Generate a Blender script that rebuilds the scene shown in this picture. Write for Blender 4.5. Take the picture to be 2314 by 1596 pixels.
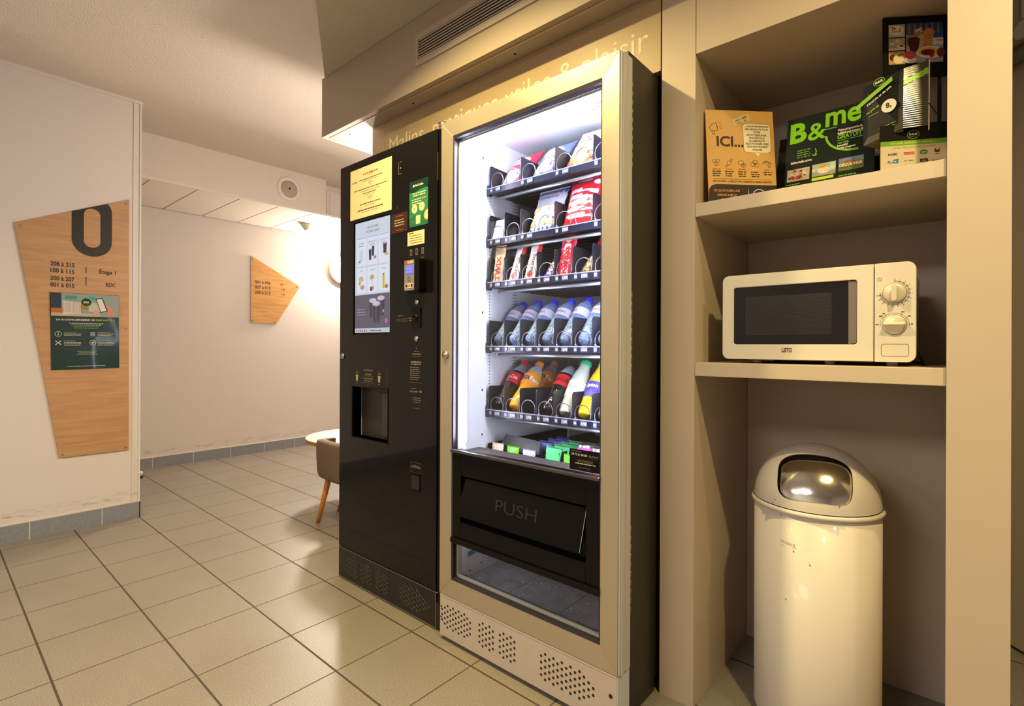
import bpy, bmesh, math, random
from mathutils import Vector, Matrix
for o in list(bpy.data.objects): bpy.data.objects.remove(o)
S = bpy.context.scene
COL = S.collection
rnd = random.Random(7)
PI = math.pi
def R(d): return math.radians(d)

# ------------------------------------------------------------------ camera
cam = bpy.data.cameras.new('camera'); co = bpy.data.objects.new('camera', cam); COL.objects.link(co)
F_PX, YAW, PITCH, ROLL, CAM_H = 1158.46, .7121, .0011, .0044, 1.022
s_, c_ = math.sin(YAW), math.cos(YAW)
Fw = Vector((-s_*math.cos(PITCH), c_*math.cos(PITCH), math.sin(PITCH)))
R0 = Vector((c_, s_, 0)); U0 = R0.cross(Fw)
Rt = R0*math.cos(ROLL)+U0*math.sin(ROLL); Up = U0*math.cos(ROLL)-R0*math.sin(ROLL)
mw = Matrix((( Rt.x, Up.x, -Fw.x, 0), (Rt.y, Up.y, -Fw.y, 0), (Rt.z, Up.z, -Fw.z, CAM_H), (0, 0, 0, 1)))
co.matrix_world = mw
cam.sensor_width = 36; cam.lens = F_PX/2314*36; cam.shift_y = -15.97/2314; cam.clip_start = .02
S.camera = co

# ------------------------------------------------------------------ world, lights, exposure
S.view_settings.view_transform = 'Standard'; S.view_settings.look = 'None'
S.view_settings.gamma = 1; S.view_settings.use_curve_mapping = False
S.view_settings.exposure = 0.0
w = bpy.data.worlds.new('world'); S.world = w; w.use_nodes = True
w.node_tree.nodes['Background'].inputs[0].default_value = (1.0, .90, .80, 1)
w.node_tree.nodes['Background'].inputs[1].default_value = .25
def area(name, loc, size, power, col, rot=(0, 0, 0), spread=180, sy=None):
    l = bpy.data.lights.new(name, 'AREA'); l.shape = 'DISK' if sy is None else 'RECTANGLE'; l.size = size
    if sy: l.size_y = sy
    l.energy = power; l.color = col; l.spread = R(spread)
    o = bpy.data.objects.new(name, l); COL.objects.link(o); o.location = loc; o.rotation_euler = rot
    return o
YEL = (1.0, .77, .32); WARM = (1.0, .90, .82)
area('downlight', (-1.25, .72, 2.35), .07, 34, YEL, spread=150)
area('downlight', (.32, .66, 2.35), .07, 24, YEL, spread=155)
pl_ = bpy.data.lights.new('corridor_lamp', 'POINT'); pl_.energy = 30; pl_.color = (1.0, .88, .76); pl_.shadow_soft_size = .08
plo = bpy.data.objects.new('corridor_lamp', pl_); COL.objects.link(plo); plo.location = (-2.27, 1.72, 1.80)   # wall lamp on the corridor side, behind the coffee machine
C_ = S.cycles; C_.max_bounces = 8; C_.diffuse_bounces = 4; C_.glossy_bounces = 4; C_.transmission_bounces = 6; C_.transparent_max_bounces = 12
C_.caustics_reflective = False; C_.caustics_refractive = False; C_.use_denoising = True; C_.use_adaptive_sampling = True; C_.adaptive_threshold = .03
area('downlight', (.62, 1.10, 2.35), .07, 7, (1.0, .86, .64))  # added unseen fill lamp, brightens the wall right of the shelves
area('lounge_light', (-.9, -1.9, 2.33), 1.1, 56, (1.0, .90, .80))
area('rear_fill_light', (-2.2, -2.6, 2.44), .8, 27, WARM)  # unseen soft fill added behind the camera to lift the left wall

# ------------------------------------------------------------------ materials
def lin(c): return tuple(((x/12.92) if x <= .04045 else ((x+.055)/1.055)**2.4) for x in c)
def hx(h): return lin(tuple(int(h[i:i+2], 16)/255 for i in (0, 2, 4)))
MATS = {}
def mat(name, col, rough=.5, metal=0, coat=0, noise=0, nscale=20, bump=0, bscale=200, trans=0, ior=1.45, emit=0, alpha=1, spec=.5, bdist=.001):
    if name in MATS: return MATS[name]
    if isinstance(col, str): col = hx(col)
    m = bpy.data.materials.new(name); m.use_nodes = True; nt = m.node_tree; b = nt.nodes['Principled BSDF']
    b.inputs['Base Color'].default_value = (*col, 1); b.inputs['Roughness'].default_value = rough
    b.inputs['Metallic'].default_value = metal; b.inputs['Coat Weight'].default_value = coat
    b.inputs['Coat Roughness'].default_value = .04
    b.inputs['Transmission Weight'].default_value = trans; b.inputs['IOR'].default_value = ior
    b.inputs['Specular IOR Level'].default_value = spec
    if emit:
        b.inputs['Emission Color'].default_value = (*col, 1); b.inputs['Emission Strength'].default_value = emit
    if noise or bump:
        tc = nt.nodes.new('ShaderNodeTexCoord')
    if noise:
        n = nt.nodes.new('ShaderNodeTexNoise'); n.inputs['Scale'].default_value = nscale; n.inputs['Detail'].default_value = 4
        nt.links.new(tc.outputs['Object'], n.inputs['Vector'])
        mr = nt.nodes.new('ShaderNodeMapRange'); mr.inputs['From Min'].default_value = .3; mr.inputs['From Max'].default_value = .7
        mr.inputs['To Min'].default_value = 1-noise; mr.inputs['To Max'].default_value = 1+noise
        nt.links.new(n.outputs[0], mr.inputs[0])
        v = nt.nodes.new('ShaderNodeVectorMath'); v.operation = 'SCALE'; v.inputs[0].default_value = col
        nt.links.new(mr.outputs[0], v.inputs['Scale']); nt.links.new(v.outputs[0], b.inputs['Base Color'])
    if bump:
        n = nt.nodes.new('ShaderNodeTexNoise'); n.inputs['Scale'].default_value = bscale; n.inputs['Detail'].default_value = 3
        nt.links.new(tc.outputs['Object'], n.inputs['Vector'])
        bp = nt.nodes.new('ShaderNodeBump'); bp.inputs['Strength'].default_value = bump; bp.inputs['Distance'].default_value = bdist
        nt.links.new(n.outputs[0], bp.inputs['Height']); nt.links.new(bp.outputs[0], b.inputs['Normal'])
    MATS[name] = m
    return m
def flat(h, rough=.5):
    """plain printed ink"""
    return mat('ink_'+h+('' if rough == .5 else '_%d' % int(rough*100)), h, rough, spec=.25)
def glow(h, e=1.0):
    m = mat('glow_%s_%d' % (h, int(e*100)), h, .5, emit=e); m.node_tree.nodes['Principled BSDF'].inputs['Base Color'].default_value = (.02, .02, .022, 1); return m

def floor_mat():
    m = bpy.data.materials.new('floor_tiles'); m.use_nodes = True; nt = m.node_tree; b = nt.nodes['Principled BSDF']; N = nt.nodes.new; L = nt.links.new
    tc = N('ShaderNodeTexCoord'); sx = N('ShaderNodeSeparateXYZ'); L(tc.outputs['Object'], sx.inputs[0])
    def line(out, off, pitch, w):
        a = N('ShaderNodeMath'); a.operation = 'SUBTRACT'; L(out, a.inputs[0]); a.inputs[1].default_value = off-pitch/2
        d = N('ShaderNodeMath'); d.operation = 'WRAP'; L(a.outputs[0], d.inputs[0]); d.inputs[1].default_value = pitch; d.inputs[2].default_value = 0
        e = N('ShaderNodeMath'); e.operation = 'SUBTRACT'; L(d.outputs[0], e.inputs[0]); e.inputs[1].default_value = pitch/2
        f = N('ShaderNodeMath'); f.operation = 'ABSOLUTE'; L(e.outputs[0], f.inputs[0])
        g = N('ShaderNodeMapRange'); L(f.outputs[0], g.inputs[0]); g.inputs[1].default_value = w/2-.0006; g.inputs[2].default_value = w/2+.0006
        g.inputs[3].default_value = 1; g.inputs[4].default_value = 0
        return g.outputs[0]
    lx = line(sx.outputs[0], -2.6678, .3, .0042); ly = line(sx.outputs[1], .5648, .2965, .0062)
    mx = N('ShaderNodeMath'); mx.operation = 'MAXIMUM'; L(lx, mx.inputs[0]); L(ly, mx.inputs[1])
    n1 = N('ShaderNodeTexNoise'); n1.inputs['Scale'].default_value = 260; n1.inputs['Detail'].default_value = 2; L(tc.outputs['Object'], n1.inputs['Vector'])
    n2 = N('ShaderNodeTexNoise'); n2.inputs['Scale'].default_value = 2.3; n2.inputs['Detail'].default_value = 5; L(tc.outputs['Object'], n2.inputs['Vector'])
    r1 = N('ShaderNodeValToRGB'); r1.color_ramp.elements[0].position = .32; r1.color_ramp.elements[1].position = .66
    r1.color_ramp.elements[0].color = (.185, .162, .130, 1); r1.color_ramp.elements[1].color = (.30, .268, .218, 1); L(n1.outputs[0], r1.inputs[0])
    mm = N('ShaderNodeMixRGB'); mm.blend_type = 'MULTIPLY'; mm.inputs[0].default_value = .5; L(r1.outputs[0], mm.inputs[1])
    r2 = N('ShaderNodeValToRGB'); r2.color_ramp.elements[0].position = .3; r2.color_ramp.elements[1].position = .6
    r2.color_ramp.elements[0].color = (.80, .78, .74, 1); r2.color_ramp.elements[1].color = (1, 1, 1, 1); L(n2.outputs[0], r2.inputs[0]); L(r2.outputs[0], mm.inputs[2])
    mg = N('ShaderNodeMixRGB'); L(mx.outputs[0], mg.inputs[0]); L(mm.outputs[0], mg.inputs[1]); mg.inputs[2].default_value = (.055, .035, .022, 1)
    L(mg.outputs[0], b.inputs['Base Color'])
    rr = N('ShaderNodeMapRange'); L(mx.outputs[0], rr.inputs[0]); rr.inputs[3].default_value = .42; rr.inputs[4].default_value = .8; L(rr.outputs[0], b.inputs['Roughness'])
    inv = N('ShaderNodeMath'); inv.operation = 'SUBTRACT'; inv.inputs[0].default_value = 1; L(mx.outputs[0], inv.inputs[1])
    ad = N('ShaderNodeMath'); ad.operation = 'MULTIPLY_ADD'; L(n1.outputs[0], ad.inputs[0]); ad.inputs[1].default_value = .12; L(inv.outputs[0], ad.inputs[2])
    bp = N('ShaderNodeBump'); bp.inputs['Strength'].default_value = .35; bp.inputs['Distance'].default_value = .0015; L(ad.outputs[0], bp.inputs['Height']); L(bp.outputs[0], b.inputs['Normal'])
    return m
def wall_mat(name, col, smud_z=.13, axis=1):
    """painted plaster with scuff marks in a band above the skirting"""
    m = bpy.data.materials.new(name); m.use_nodes = True; nt = m.node_tree; b = nt.nodes['Principled BSDF']; N = nt.nodes.new; L = nt.links.new
    tc = N('ShaderNodeTexCoord'); sx = N('ShaderNodeSeparateXYZ'); L(tc.outputs['Object'], sx.inputs[0])
    mp = N('ShaderNodeMapping'); mp.inputs['Scale'].default_value = (3, 5, 22); L(tc.outputs['Object'], mp.inputs[0])
    n = N('ShaderNodeTexNoise'); n.inputs['Scale'].default_value = 3; n.inputs['Detail'].default_value = 8; n.inputs['Roughness'].default_value = .75; L(mp.outputs[0], n.inputs['Vector'])
    a = N('ShaderNodeMath'); a.operation = 'SUBTRACT'; L(sx.outputs[2], a.inputs[0]); a.inputs[1].default_value = smud_z
    c = N('ShaderNodeMath'); c.operation = 'ABSOLUTE'; L(a.outputs[0], c.inputs[0])
    g = N('ShaderNodeMapRange'); L(c.outputs[0], g.inputs[0]); g.inputs[1].default_value = 0; g.inputs[2].default_value = .035; g.inputs[3].default_value = 1; g.inputs[4].default_value = 0
    r = N('ShaderNodeValToRGB'); r.color_ramp.elements[0].position = .5; r.color_ramp.elements[1].position = .68; L(n.outputs[0], r.inputs[0])
    mu = N('ShaderNodeMath'); mu.operation = 'MULTIPLY'; L(g.outputs[0], mu.inputs[0]); L(r.outputs[0], mu.inputs[1])
    m2 = N('ShaderNodeMath'); m2.operation = 'MULTIPLY'; L(mu.outputs[0], m2.inputs[0]); m2.inputs[1].default_value = .75
    mix = N('ShaderNodeMixRGB'); L(m2.outputs[0], mix.inputs[0]); mix.inputs[1].default_value = (*col, 1); mix.inputs[2].default_value = (.22, .18, .14, 1)
    L(mix.outputs[0], b.inputs['Base Color']); b.inputs['Roughness'].default_value = .75
    n3 = N('ShaderNodeTexNoise'); n3.inputs['Scale'].default_value = 90; L(tc.outputs['Object'], n3.inputs['Vector'])
    bp = N('ShaderNodeBump'); bp.inputs['Strength'].default_value = .15; bp.inputs['Distance'].default_value = .001; L(n3.outputs[0], bp.inputs['Height']); L(bp.outputs[0], b.inputs['Normal'])
    return m
def wood_mat(name, c1, c2, scale=(2, 2.2, 26)):
    m = bpy.data.materials.new(name); m.use_nodes = True; nt = m.node_tree; b = nt.nodes['Principled BSDF']; N = nt.nodes.new; L = nt.links.new
    tc = N('ShaderNodeTexCoord'); mp = N('ShaderNodeMapping'); mp.inputs['Scale'].default_value = scale; L(tc.outputs['Object'], mp.inputs[0])
    n = N('ShaderNodeTexNoise'); n.inputs['Scale'].default_value = 1.6; n.inputs['Detail'].default_value = 7; n.inputs['Roughness'].default_value = .6; n.inputs['Distortion'].default_value = .5; L(mp.outputs[0], n.inputs['Vector'])
    r = N('ShaderNodeValToRGB'); r.color_ramp.elements[0].position = .35; r.color_ramp.elements[1].position = .65
    r.color_ramp.elements[0].color = (*c1, 1); r.color_ramp.elements[1].color = (*c2, 1); L(n.outputs[0], r.inputs[0]); L(r.outputs[0], b.inputs['Base Color'])
    b.inputs['Roughness'].default_value = .45
    return m
def brushed_mat(name, col, rough, metal):
    m = bpy.data.materials.new(name); m.use_nodes = True; nt = m.node_tree; b = nt.nodes['Principled BSDF']; N = nt.nodes.new; L = nt.links.new
    b.inputs['Base Color'].default_value = (*col, 1); b.inputs['Metallic'].default_value = metal
    tc = N('ShaderNodeTexCoord'); n = N('ShaderNodeTexNoise'); n.inputs['Scale'].default_value = 6; n.inputs['Detail'].default_value = 6; L(tc.outputs['Object'], n.inputs['Vector'])
    mr = N('ShaderNodeMapRange'); L(n.outputs[0], mr.inputs[0]); mr.inputs[3].default_value = rough-.08; mr.inputs[4].default_value = rough+.08; L(mr.outputs[0], b.inputs['Roughness'])
    return m
def glass_mat():
    m = bpy.data.materials.new('pane_glass'); m.use_nodes = True; nt = m.node_tree; N = nt.nodes.new; L = nt.links.new
    nt.nodes.remove(nt.nodes['Principled BSDF']); out = nt.nodes['Material Output']
    t = N('ShaderNodeBsdfTransparent'); t.inputs[0].default_value = (.96, .97, .97, 1)
    g = N('ShaderNodeBsdfGlossy'); g.inputs['Roughness'].default_value = .01
    lw = N('ShaderNodeLayerWeight'); pw = N('ShaderNodeMath'); pw.operation = 'POWER'; L(lw.outputs['Facing'], pw.inputs[0]); pw.inputs[1].default_value = 4.5
    fr = N('ShaderNodeMath'); fr.operation = 'MULTIPLY_ADD'; L(pw.outputs[0], fr.inputs[0]); fr.inputs[1].default_value = .9; fr.inputs[2].default_value = .03
    mx = N('ShaderNodeMixShader'); L(fr.outputs[0], mx.inputs[0]); L(t.outputs[0], mx.inputs[1]); L(g.outputs[0], mx.inputs[2]); L(mx.outputs[0], out.inputs[0])
    return m
def clearplastic_mat(name, col, mixd=.25):
    """thin clear plastic: see-through with a bright sheen"""
    m = bpy.data.materials.new(name); m.use_nodes = True; nt = m.node_tree; N = nt.nodes.new; L = nt.links.new
    p = nt.nodes['Principled BSDF']; out = nt.nodes['Material Output']
    p.inputs['Base Color'].default_value = (*col, 1); p.inputs['Roughness'].default_value = .08; p.inputs['Coat Weight'].default_value = .6
    t = N('ShaderNodeBsdfTransparent'); t.inputs[0].default_value = (*[.75+.25*x for x in col], 1)
    lw = N('ShaderNodeLayerWeight'); lw.inputs[0].default_value = .45
    mr = N('ShaderNodeMapRange'); L(lw.outputs[1], mr.inputs[0]); mr.inputs[3].default_value = mixd; mr.inputs[4].default_value = .95
    mx = N('ShaderNodeMixShader'); L(mr.outputs[0], mx.inputs[0]); L(t.outputs[0], mx.inputs[1]); L(p.outputs[0], mx.inputs[2]); L(mx.outputs[0], out.inputs[0])
    return m

M_floor = floor_mat()
M_wallL = wall_mat('painted_wall', (.70, .65, .61), .135)
M_ceil = mat('textured_plaster', (.72, .64, .56), .85, bump=1.0, bscale=210, bdist=.0045)
M_beam = mat('textured_beam', (.70, .64, .58), .85, bump=.8, bscale=110, bdist=.004)
M_smooth = mat('smooth_ceiling', (.60, .54, .46), .8, bump=.05)
M_tileceil = mat('ceiling_board', (.78, .71, .63), .8, bump=.1, bscale=300)
M_fascia = mat('bulkhead_board', (.43, .355, .27), .55, noise=.02, nscale=4)
M_lam = mat('beige_laminate', (.53, .435, .33), .42, noise=.025, nscale=3)
M_lamsh = mat('shelf_laminate', (.55, .455, .335), .40, noise=.02, nscale=3)
M_panelY = mat('gold_beige_panel', (.46, .34, .19), .45, noise=.02, nscale=3)
M_letter = mat('pale_vinyl_letter', (.80, .68, .48), .5)
M_skirt = mat('grey_skirting_tile', (.25, .265, .29), .42, noise=.12, nscale=60)
M_grout = mat('light_grout', (.62, .54, .46), .8)
M_dark = mat('matte_dark', (.012, .011, .010), .6)
M_slot = mat('slot_shadow', (.02, .014, .010), .9)
M_white = mat('white_plastic', (.72, .68, .62), .4)
M_wood = wood_mat('pale_beech', hx('B0845A'), hx('C0966A'))
M_wood2 = wood_mat('far_beech', hx('C08A4C'), hx('D6A564'), (2, 2.2, 20))
M_ink = mat('black_ink', (.022, .018, .014), .45)
M_brass = mat('brass_screw', hx('C9A45A'), .3, metal=1)
M_steel = mat('steel', (.62, .60, .56), .22, metal=1)
M_chrome = mat('polished_chrome', (.66, .63, .58), .14, metal=1, bump=.12, bscale=45, bdist=.003)
M_frame = brushed_mat('champagne_aluminium', (.52, .45, .34), .36, .7)
M_frameside = mat('pale_aluminium_edge', (.60, .60, .58), .35, metal=.3)
M_kick = mat('beige_kick_plate', (.50, .43, .37), .45, noise=.03)
M_body = mat('brown_black_body', (.029, .022, .017), .45, bump=.15, bscale=300)
M_gloss = mat('gloss_black_door', (.005, .0045, .0045), .06, spec=.32)
M_blackpl = mat('satin_black_plastic', (.004, .0036, .0033), .24, spec=.2)
M_blackk = mat('black_kick_plate', (.012, .011, .010), .38, noise=.3, nscale=40)
M_scratch = mat('worn_edge', (.22, .18, .14), .6)
M_liner = mat('white_liner', (.80, .82, .90), .45)
M_linerfloor = mat('grey_bin_floor', (.14, .14, .155), .5, noise=.25, nscale=30)
M_tray = mat('tray_black', (.009, .009, .012), .38)
M_trayedge = mat('tray_rail', (.008, .009, .022), .3)
M_wire = mat('spiral_wire', (.16, .16, .19), .3, metal=1)
M_led = mat('led_tube', (.78, .82, 1.0), .5, emit=150)
M_glass = glass_mat()
M_enamel = mat('cream_enamel', (.66, .61, .53), .42, coat=.12, noise=.015, nscale=2)
M_mwcream = mat('cream_white_plastic', (.68, .63, .52), .34, coat=.15)
M_globe = mat('opal_globe', (1.0, .87, .74), .4, emit=380)
M_chair = mat('brown_upholstery', hx('6E5A47'), .65, bump=.2, bscale=400)
M_leg = wood_mat('honey_beech_leg', hx('B26A1E'), hx('D08A36'), (18, 18, 3))
M_tabletop = mat('pale_table_laminate', (.80, .68, .52), .4)
M_tableedge = mat('oak_edge', hx('B98238'), .5)

# ------------------------------------------------------------------ mesh helper
_txt = {}
def text_geo(s, bold=0):
    k = (s, bold)
    if k in _txt: return _txt[k]
    cu = bpy.data.curves.new('t', 'FONT'); cu.body = s; cu.size = 1; cu.resolution_u = 3; cu.offset = bold
    ob = bpy.data.objects.new('t', cu); COL.objects.link(ob)
    dg = bpy.context.evaluated_depsgraph_get(); me = ob.evaluated_get(dg).to_mesh()
    vs = [v.co.copy() for v in me.vertices]; fs = [tuple(p.vertices) for p in me.polygons]
    ob.evaluated_get(dg).to_mesh_clear()
    bpy.data.objects.remove(ob); bpy.data.curves.remove(cu)
    if vs:
        x0 = min(v.x for v in vs); x1 = max(v.x for v in vs); y0 = min(v.y for v in vs); y1 = max(v.y for v in vs)
    else: x0 = x1 = y0 = y1 = 0
    _txt[k] = (vs, fs, x0, x1, y0, y1)
    return _txt[k]
def frame(o, U, V):
    U = Vector(U).normalized(); V = Vector(V); V = (V-U*V.dot(U)).normalized(); N = U.cross(V); o = Vector(o)
    return Matrix(((U.x, V.x, N.x, o.x), (U.y, V.y, N.y, o.y), (U.z, V.z, N.z, o.z), (0, 0, 0, 1)))
def XZ(x, y, z): return frame((x, y, z), (1, 0, 0), (0, 0, 1))        # faces -Y (towards the room)
def YZ(x, y, z): return frame((x, y, z), (0, 1, 0), (0, 0, 1))        # faces +X
class M:
    def __init__(s, xf=None): s.v = []; s.f = []; s.m = []; s.sm = []; s.mats = []; s.xf = xf
    def mi(s, m):
        if m not in s.mats: s.mats.append(m)
        return s.mats.index(m)
    def add(s, vs, fs, m, smooth=False):
        b = len(s.v)
        for v in vs:
            v = Vector(v); s.v.append(s.xf @ v if s.xf else v)
        i = s.mi(m)
        for f in fs: s.f.append([b+k for k in f]); s.m.append(i); s.sm.append(smooth)
        return s
    def box(s, x0, x1, y0, y1, z0, z1, m):
        vs = [(x, y, z) for x in (x0, x1) for y in (y0, y1) for z in (z0, z1)]
        return s.add(vs, [(0, 1, 3, 2), (4, 6, 7, 5), (0, 4, 5, 1), (2, 3, 7, 6), (0, 2, 6, 4), (1, 5, 7, 3)], m)
    def rbox(s, x0, x1, y0, y1, z0, z1, m, r=.005, n=4, axis='z'):
        """box with rounded corners seen along axis"""
        if axis == 'z': a0, a1, b0, b1, c0, c1 = x0, x1, y0, y1, z0, z1
        elif axis == 'y': a0, a1, b0, b1, c0, c1 = x0, x1, z0, z1, y0, y1
        else: a0, a1, b0, b1, c0, c1 = y0, y1, z0, z1, x0, x1
        pts = rrect(a0, b0, a1, b1, r, n)
        def w3(a, b, c): return (a, b, c) if axis == 'z' else ((a, c, b) if axis == 'y' else (c, a, b))
        return s.prism([p for p in pts], c0, c1, m, w3)
    def prism(s, pts, c0, c1, m, w3=lambda a, b, c: (a, b, c), smooth=False, mside=None):
        n = len(pts); vs = [w3(a, b, c0) for a, b in pts]+[w3(a, b, c1) for a, b in pts]
        s.add(vs, [tuple(range(n-1, -1, -1)), tuple(range(n, 2*n))], m)
        return s.add(vs, [(i, (i+1) % n, n+(i+1) % n, n+i) for i in range(n)], mside or m, smooth)
    def quad(s, a, b, c, d, m): return s.add([a, b, c, d], [(0, 1, 2, 3)], m)
    def rect(s, x0, y0, x1, y1, z, m): return s.add([(x0, y0, z), (x1, y0, z), (x1, y1, z), (x0, y1, z)], [(0, 1, 2, 3)], m)
    def poly(s, pts, z, m): return s.add([(a, b, z) for a, b in pts], [tuple(range(len(pts)))], m)
    def disc(s, x, y, r, z, m, n=20, ry=None):
        return s.poly([(x+r*math.cos(2*PI*i/n), y+(ry or r)*math.sin(2*PI*i/n)) for i in range(n)], z, m)
    def sdisc(s, x, y, r, z, m, n=20, ry=None):
        ry = ry or r
        for k in range(4): s.ring(x, y, r*(k+1)/4, r/4, z, m, n, ry=ry*(k+1)/4) if ry == r else s.add([(x+r*(k+e)/4*math.cos(2*PI*i/n), y+ry*(k+e)/4*math.sin(2*PI*i/n), z) for e in (0, 1) for i in range(n)], [(i, (i+1) % n, n+(i+1) % n, n+i) for i in range(n)], m)
        return s
    def ring(s, x, y, r, w, z, m, n=28, a0=0, a1=360, ry=None):
        ry = ry or r; vs = []; k = n+1
        for i in range(k):
            a = R(a0+(a1-a0)*i/n); vs += [(x+(r-w)*math.cos(a), y+(ry-w)*math.sin(a), z), (x+r*math.cos(a), y+ry*math.sin(a), z)]
        return s.add(vs, [(2*i, 2*i+1, 2*i+3, 2*i+2) for i in range(n)], m)
    def line(s, pts, w, z, m):
        for (ax, ay), (bx, by) in zip(pts, pts[1:]):
            d = Vector((bx-ax, by-ay)); 
            if d.length < 1e-9: continue
            p = Vector((-d.y, d.x)).normalized()*w/2; e = d.normalized()*w*.3
            s.add([(ax-p.x-e.x, ay-p.y-e.y, z), (bx-p.x+e.x, by-p.y+e.y, z), (bx+p.x+e.x, by+p.y+e.y, z), (ax+p.x-e.x, ay+p.y-e.y, z)], [(0, 1, 2, 3)], m)
        return s
    def text(s, t, x, y, z, m, h=None, w=None, al='l', bold=0, rot=0, ht=None):
        """h: height of the line's capitals, w: fit to this width"""
        vs, fs, x0, x1, y0, y1 = text_geo(t, bold)
        if not vs: return s
        sc = (h/.70) if h else w/(x1-x0); sx = (w/(x1-x0)) if w else sc; sy = sc if h else sx
        ox = {'l': -x0*sx, 'c': -(x0+x1)/2*sx, 'r': -x1*sx}[al]
        c, n = math.cos(R(rot)), math.sin(R(rot))
        out = []
        for v in vs:
            a, b = v.x*sx+ox, v.y*sy; out.append((x+a*c-b*n, y+a*n+b*c, z))
        return s.add(out, fs, m)
    def lines(s, x0, y, x1, z, m, h, k=1, gap=None, al='c', seed=0, fill=.8):
        """rows of unreadably small print drawn as word-length dashes"""
        g = random.Random(seed+int(abs(y)*9999)); gap = gap or h*1.9
        for i in range(k):
            ww = (x1-x0)*(fill+(1-fill)*g.random()*(.2 if i < k-1 else -.8)); a = (x0+x1-ww)/2 if al == 'c' else x0; b = a+ww; yy = y-i*gap
            while a < b-h:
                l = min(g.uniform(1.2, 5)*h, b-a); s.rect(a, yy, a+l, yy+h, z, m); a += l+h*.8
        return s
    def lathe(s, prof, m, c=(0, 0, 0), n=32, smooth=True, caps=True, ax='z', mf=None):
        vs = []; k = len(prof)
        for r, z in prof:
            for i in range(n):
                a = 2*PI*i/n; p = (r*math.cos(a), r*math.sin(a), z)
                if ax == 'y': p = (r*math.cos(a), -z, r*math.sin(a))
                if ax == 'x': p = (z, r*math.cos(a), r*math.sin(a))
                vs.append((c[0]+p[0], c[1]+p[1], c[2]+p[2]))
        for j in range(k-1):
            b = len(s.v)
            mm = mf(j) if mf else m
            i0 = s.mi(mm)
            if j == 0:
                base = b
                for v in vs:
                    v = Vector(v); s.v.append(s.xf @ v if s.xf else v)
            for i in range(n):
                s.f.append([base+j*n+i, base+j*n+(i+1) % n, base+(j+1)*n+(i+1) % n, base+(j+1)*n+i]); s.m.append(i0); s.sm.append(smooth)
        if caps:
            s.f.append([base+i for i in range(n-1, -1, -1)]); s.m.append(s.mi(mf(0) if mf else m)); s.sm.append(False)
            s.f.append([base+(k-1)*n+i for i in range(n)]); s.m.append(s.mi(mf(k-2) if mf else m)); s.sm.append(False)
        return s
    def tube(s, pts, r, m, n=8, smooth=True, r1=None, caps=True):
        pts = [Vector(p) for p in pts]; k = len(pts); vs = []; prev = None
        for i, p in enumerate(pts):
            t = (pts[min(i+1, k-1)]-pts[max(i-1, 0)]).normalized()
            if prev is None: a = t.orthogonal().normalized()
            else: a = (prev-t*prev.dot(t)).normalized()
            prev = a; b = t.cross(a); rr = r if r1 is None else r+(r1-r)*i/(k-1)
            for j in range(n):
                q = 2*PI*j/n; vs.append(p+a*math.cos(q)*rr+b*math.sin(q)*rr)
        fs = [(i*n+j, i*n+(j+1) % n, (i+1)*n+(j+1) % n, (i+1)*n+j) for i in range(k-1) for j in range(n)]
        if caps: fs += [tuple(range(n-1, -1, -1)), tuple((k-1)*n+j for j in range(n))]
        return s.add(vs, fs, m, smooth)
    def build(s, name, parent=None, bevel=0, local=False, seg=2, weld=False):
        me = bpy.data.meshes.new(name)
        inv = None
        if parent is not None and not local: inv = W[parent.name].inverted()
        me.from_pydata([(inv @ v if inv else v) for v in s.v], [], s.f)
        for m in s.mats: me.materials.append(m)
        for p, mi, sm in zip(me.polygons, s.m, s.sm): p.material_index = mi; p.use_smooth = sm
        me.update()
        if weld:
            bm = bmesh.new(); bm.from_mesh(me); bmesh.ops.remove_doubles(bm, verts=bm.verts, dist=1e-6); bmesh.ops.recalc_face_normals(bm, faces=bm.faces); bm.to_mesh(me); bm.free()
        o = bpy.data.objects.new(name, me); COL.objects.link(o)
        if parent is not None: o.parent = parent; W[o.name] = W[parent.name]
        else: W[o.name] = Matrix.Identity(4)
        if bevel:
            b = o.modifiers.new('bevel', 'BEVEL'); b.width = bevel; b.segments = seg; b.limit_method = 'ANGLE'; b.angle_limit = R(40)
        return o
W = {}
def rrect(x0, y0, x1, y1, r, n=4):
    pts = []
    for cx, cy, a0 in ((x1-r, y0+r, -90), (x1-r, y1-r, 0), (x0+r, y1-r, 90), (x0+r, y0+r, 180)):
        for i in range(n+1):
            a = R(a0+90*i/n); pts.append((cx+r*math.cos(a), cy+r*math.sin(a)))
    return pts
def thing(name, label, cat, loc=(0, 0, 0), group=None, rot=(0, 0, 0)):
    o = bpy.data.objects.new(name, None); COL.objects.link(o); o.location = loc; o.rotation_euler = rot
    o.empty_display_size = .05
    W[o.name] = Matrix.Translation(loc)
    return tag(o, label, cat, group)
def tag(o, label, cat, group=None):
    o['label'] = label; o['category'] = cat
    if group: o['group'] = group
    return o
def struct(o): o['kind'] = 'structure'; return o
def copy_tree(o, parent=None, loc=None, rot=None):
    c = o.copy(); COL.objects.link(c); c.parent = parent
    if loc is not None: c.location = loc
    if rot is not None: c.rotation_euler = rot
    for ch in [x for x in o.children]: copy_tree(ch, c)
    return c

# ================================================================== ROOM
XR, YB = 2.6, -3.6          # right wall, wall behind the camera
m = M(); m.box(-5.2, XR, YB, 4.6, -.05, 0, M_floor); struct(m.build('floor'))
m = M(); m.box(-5.2, XR, YB, 4.6, 2.47, 2.52, M_ceil); struct(m.build('ceiling'))
# dropped smooth ceiling with a diagonal edge, in front of the machines
m = M(); m.prism([(-2.385, 1.322), (XR, -1.82), (XR, 1.322)], 2.362, 2.469, M_smooth); struct(m.build('ceiling'))
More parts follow.
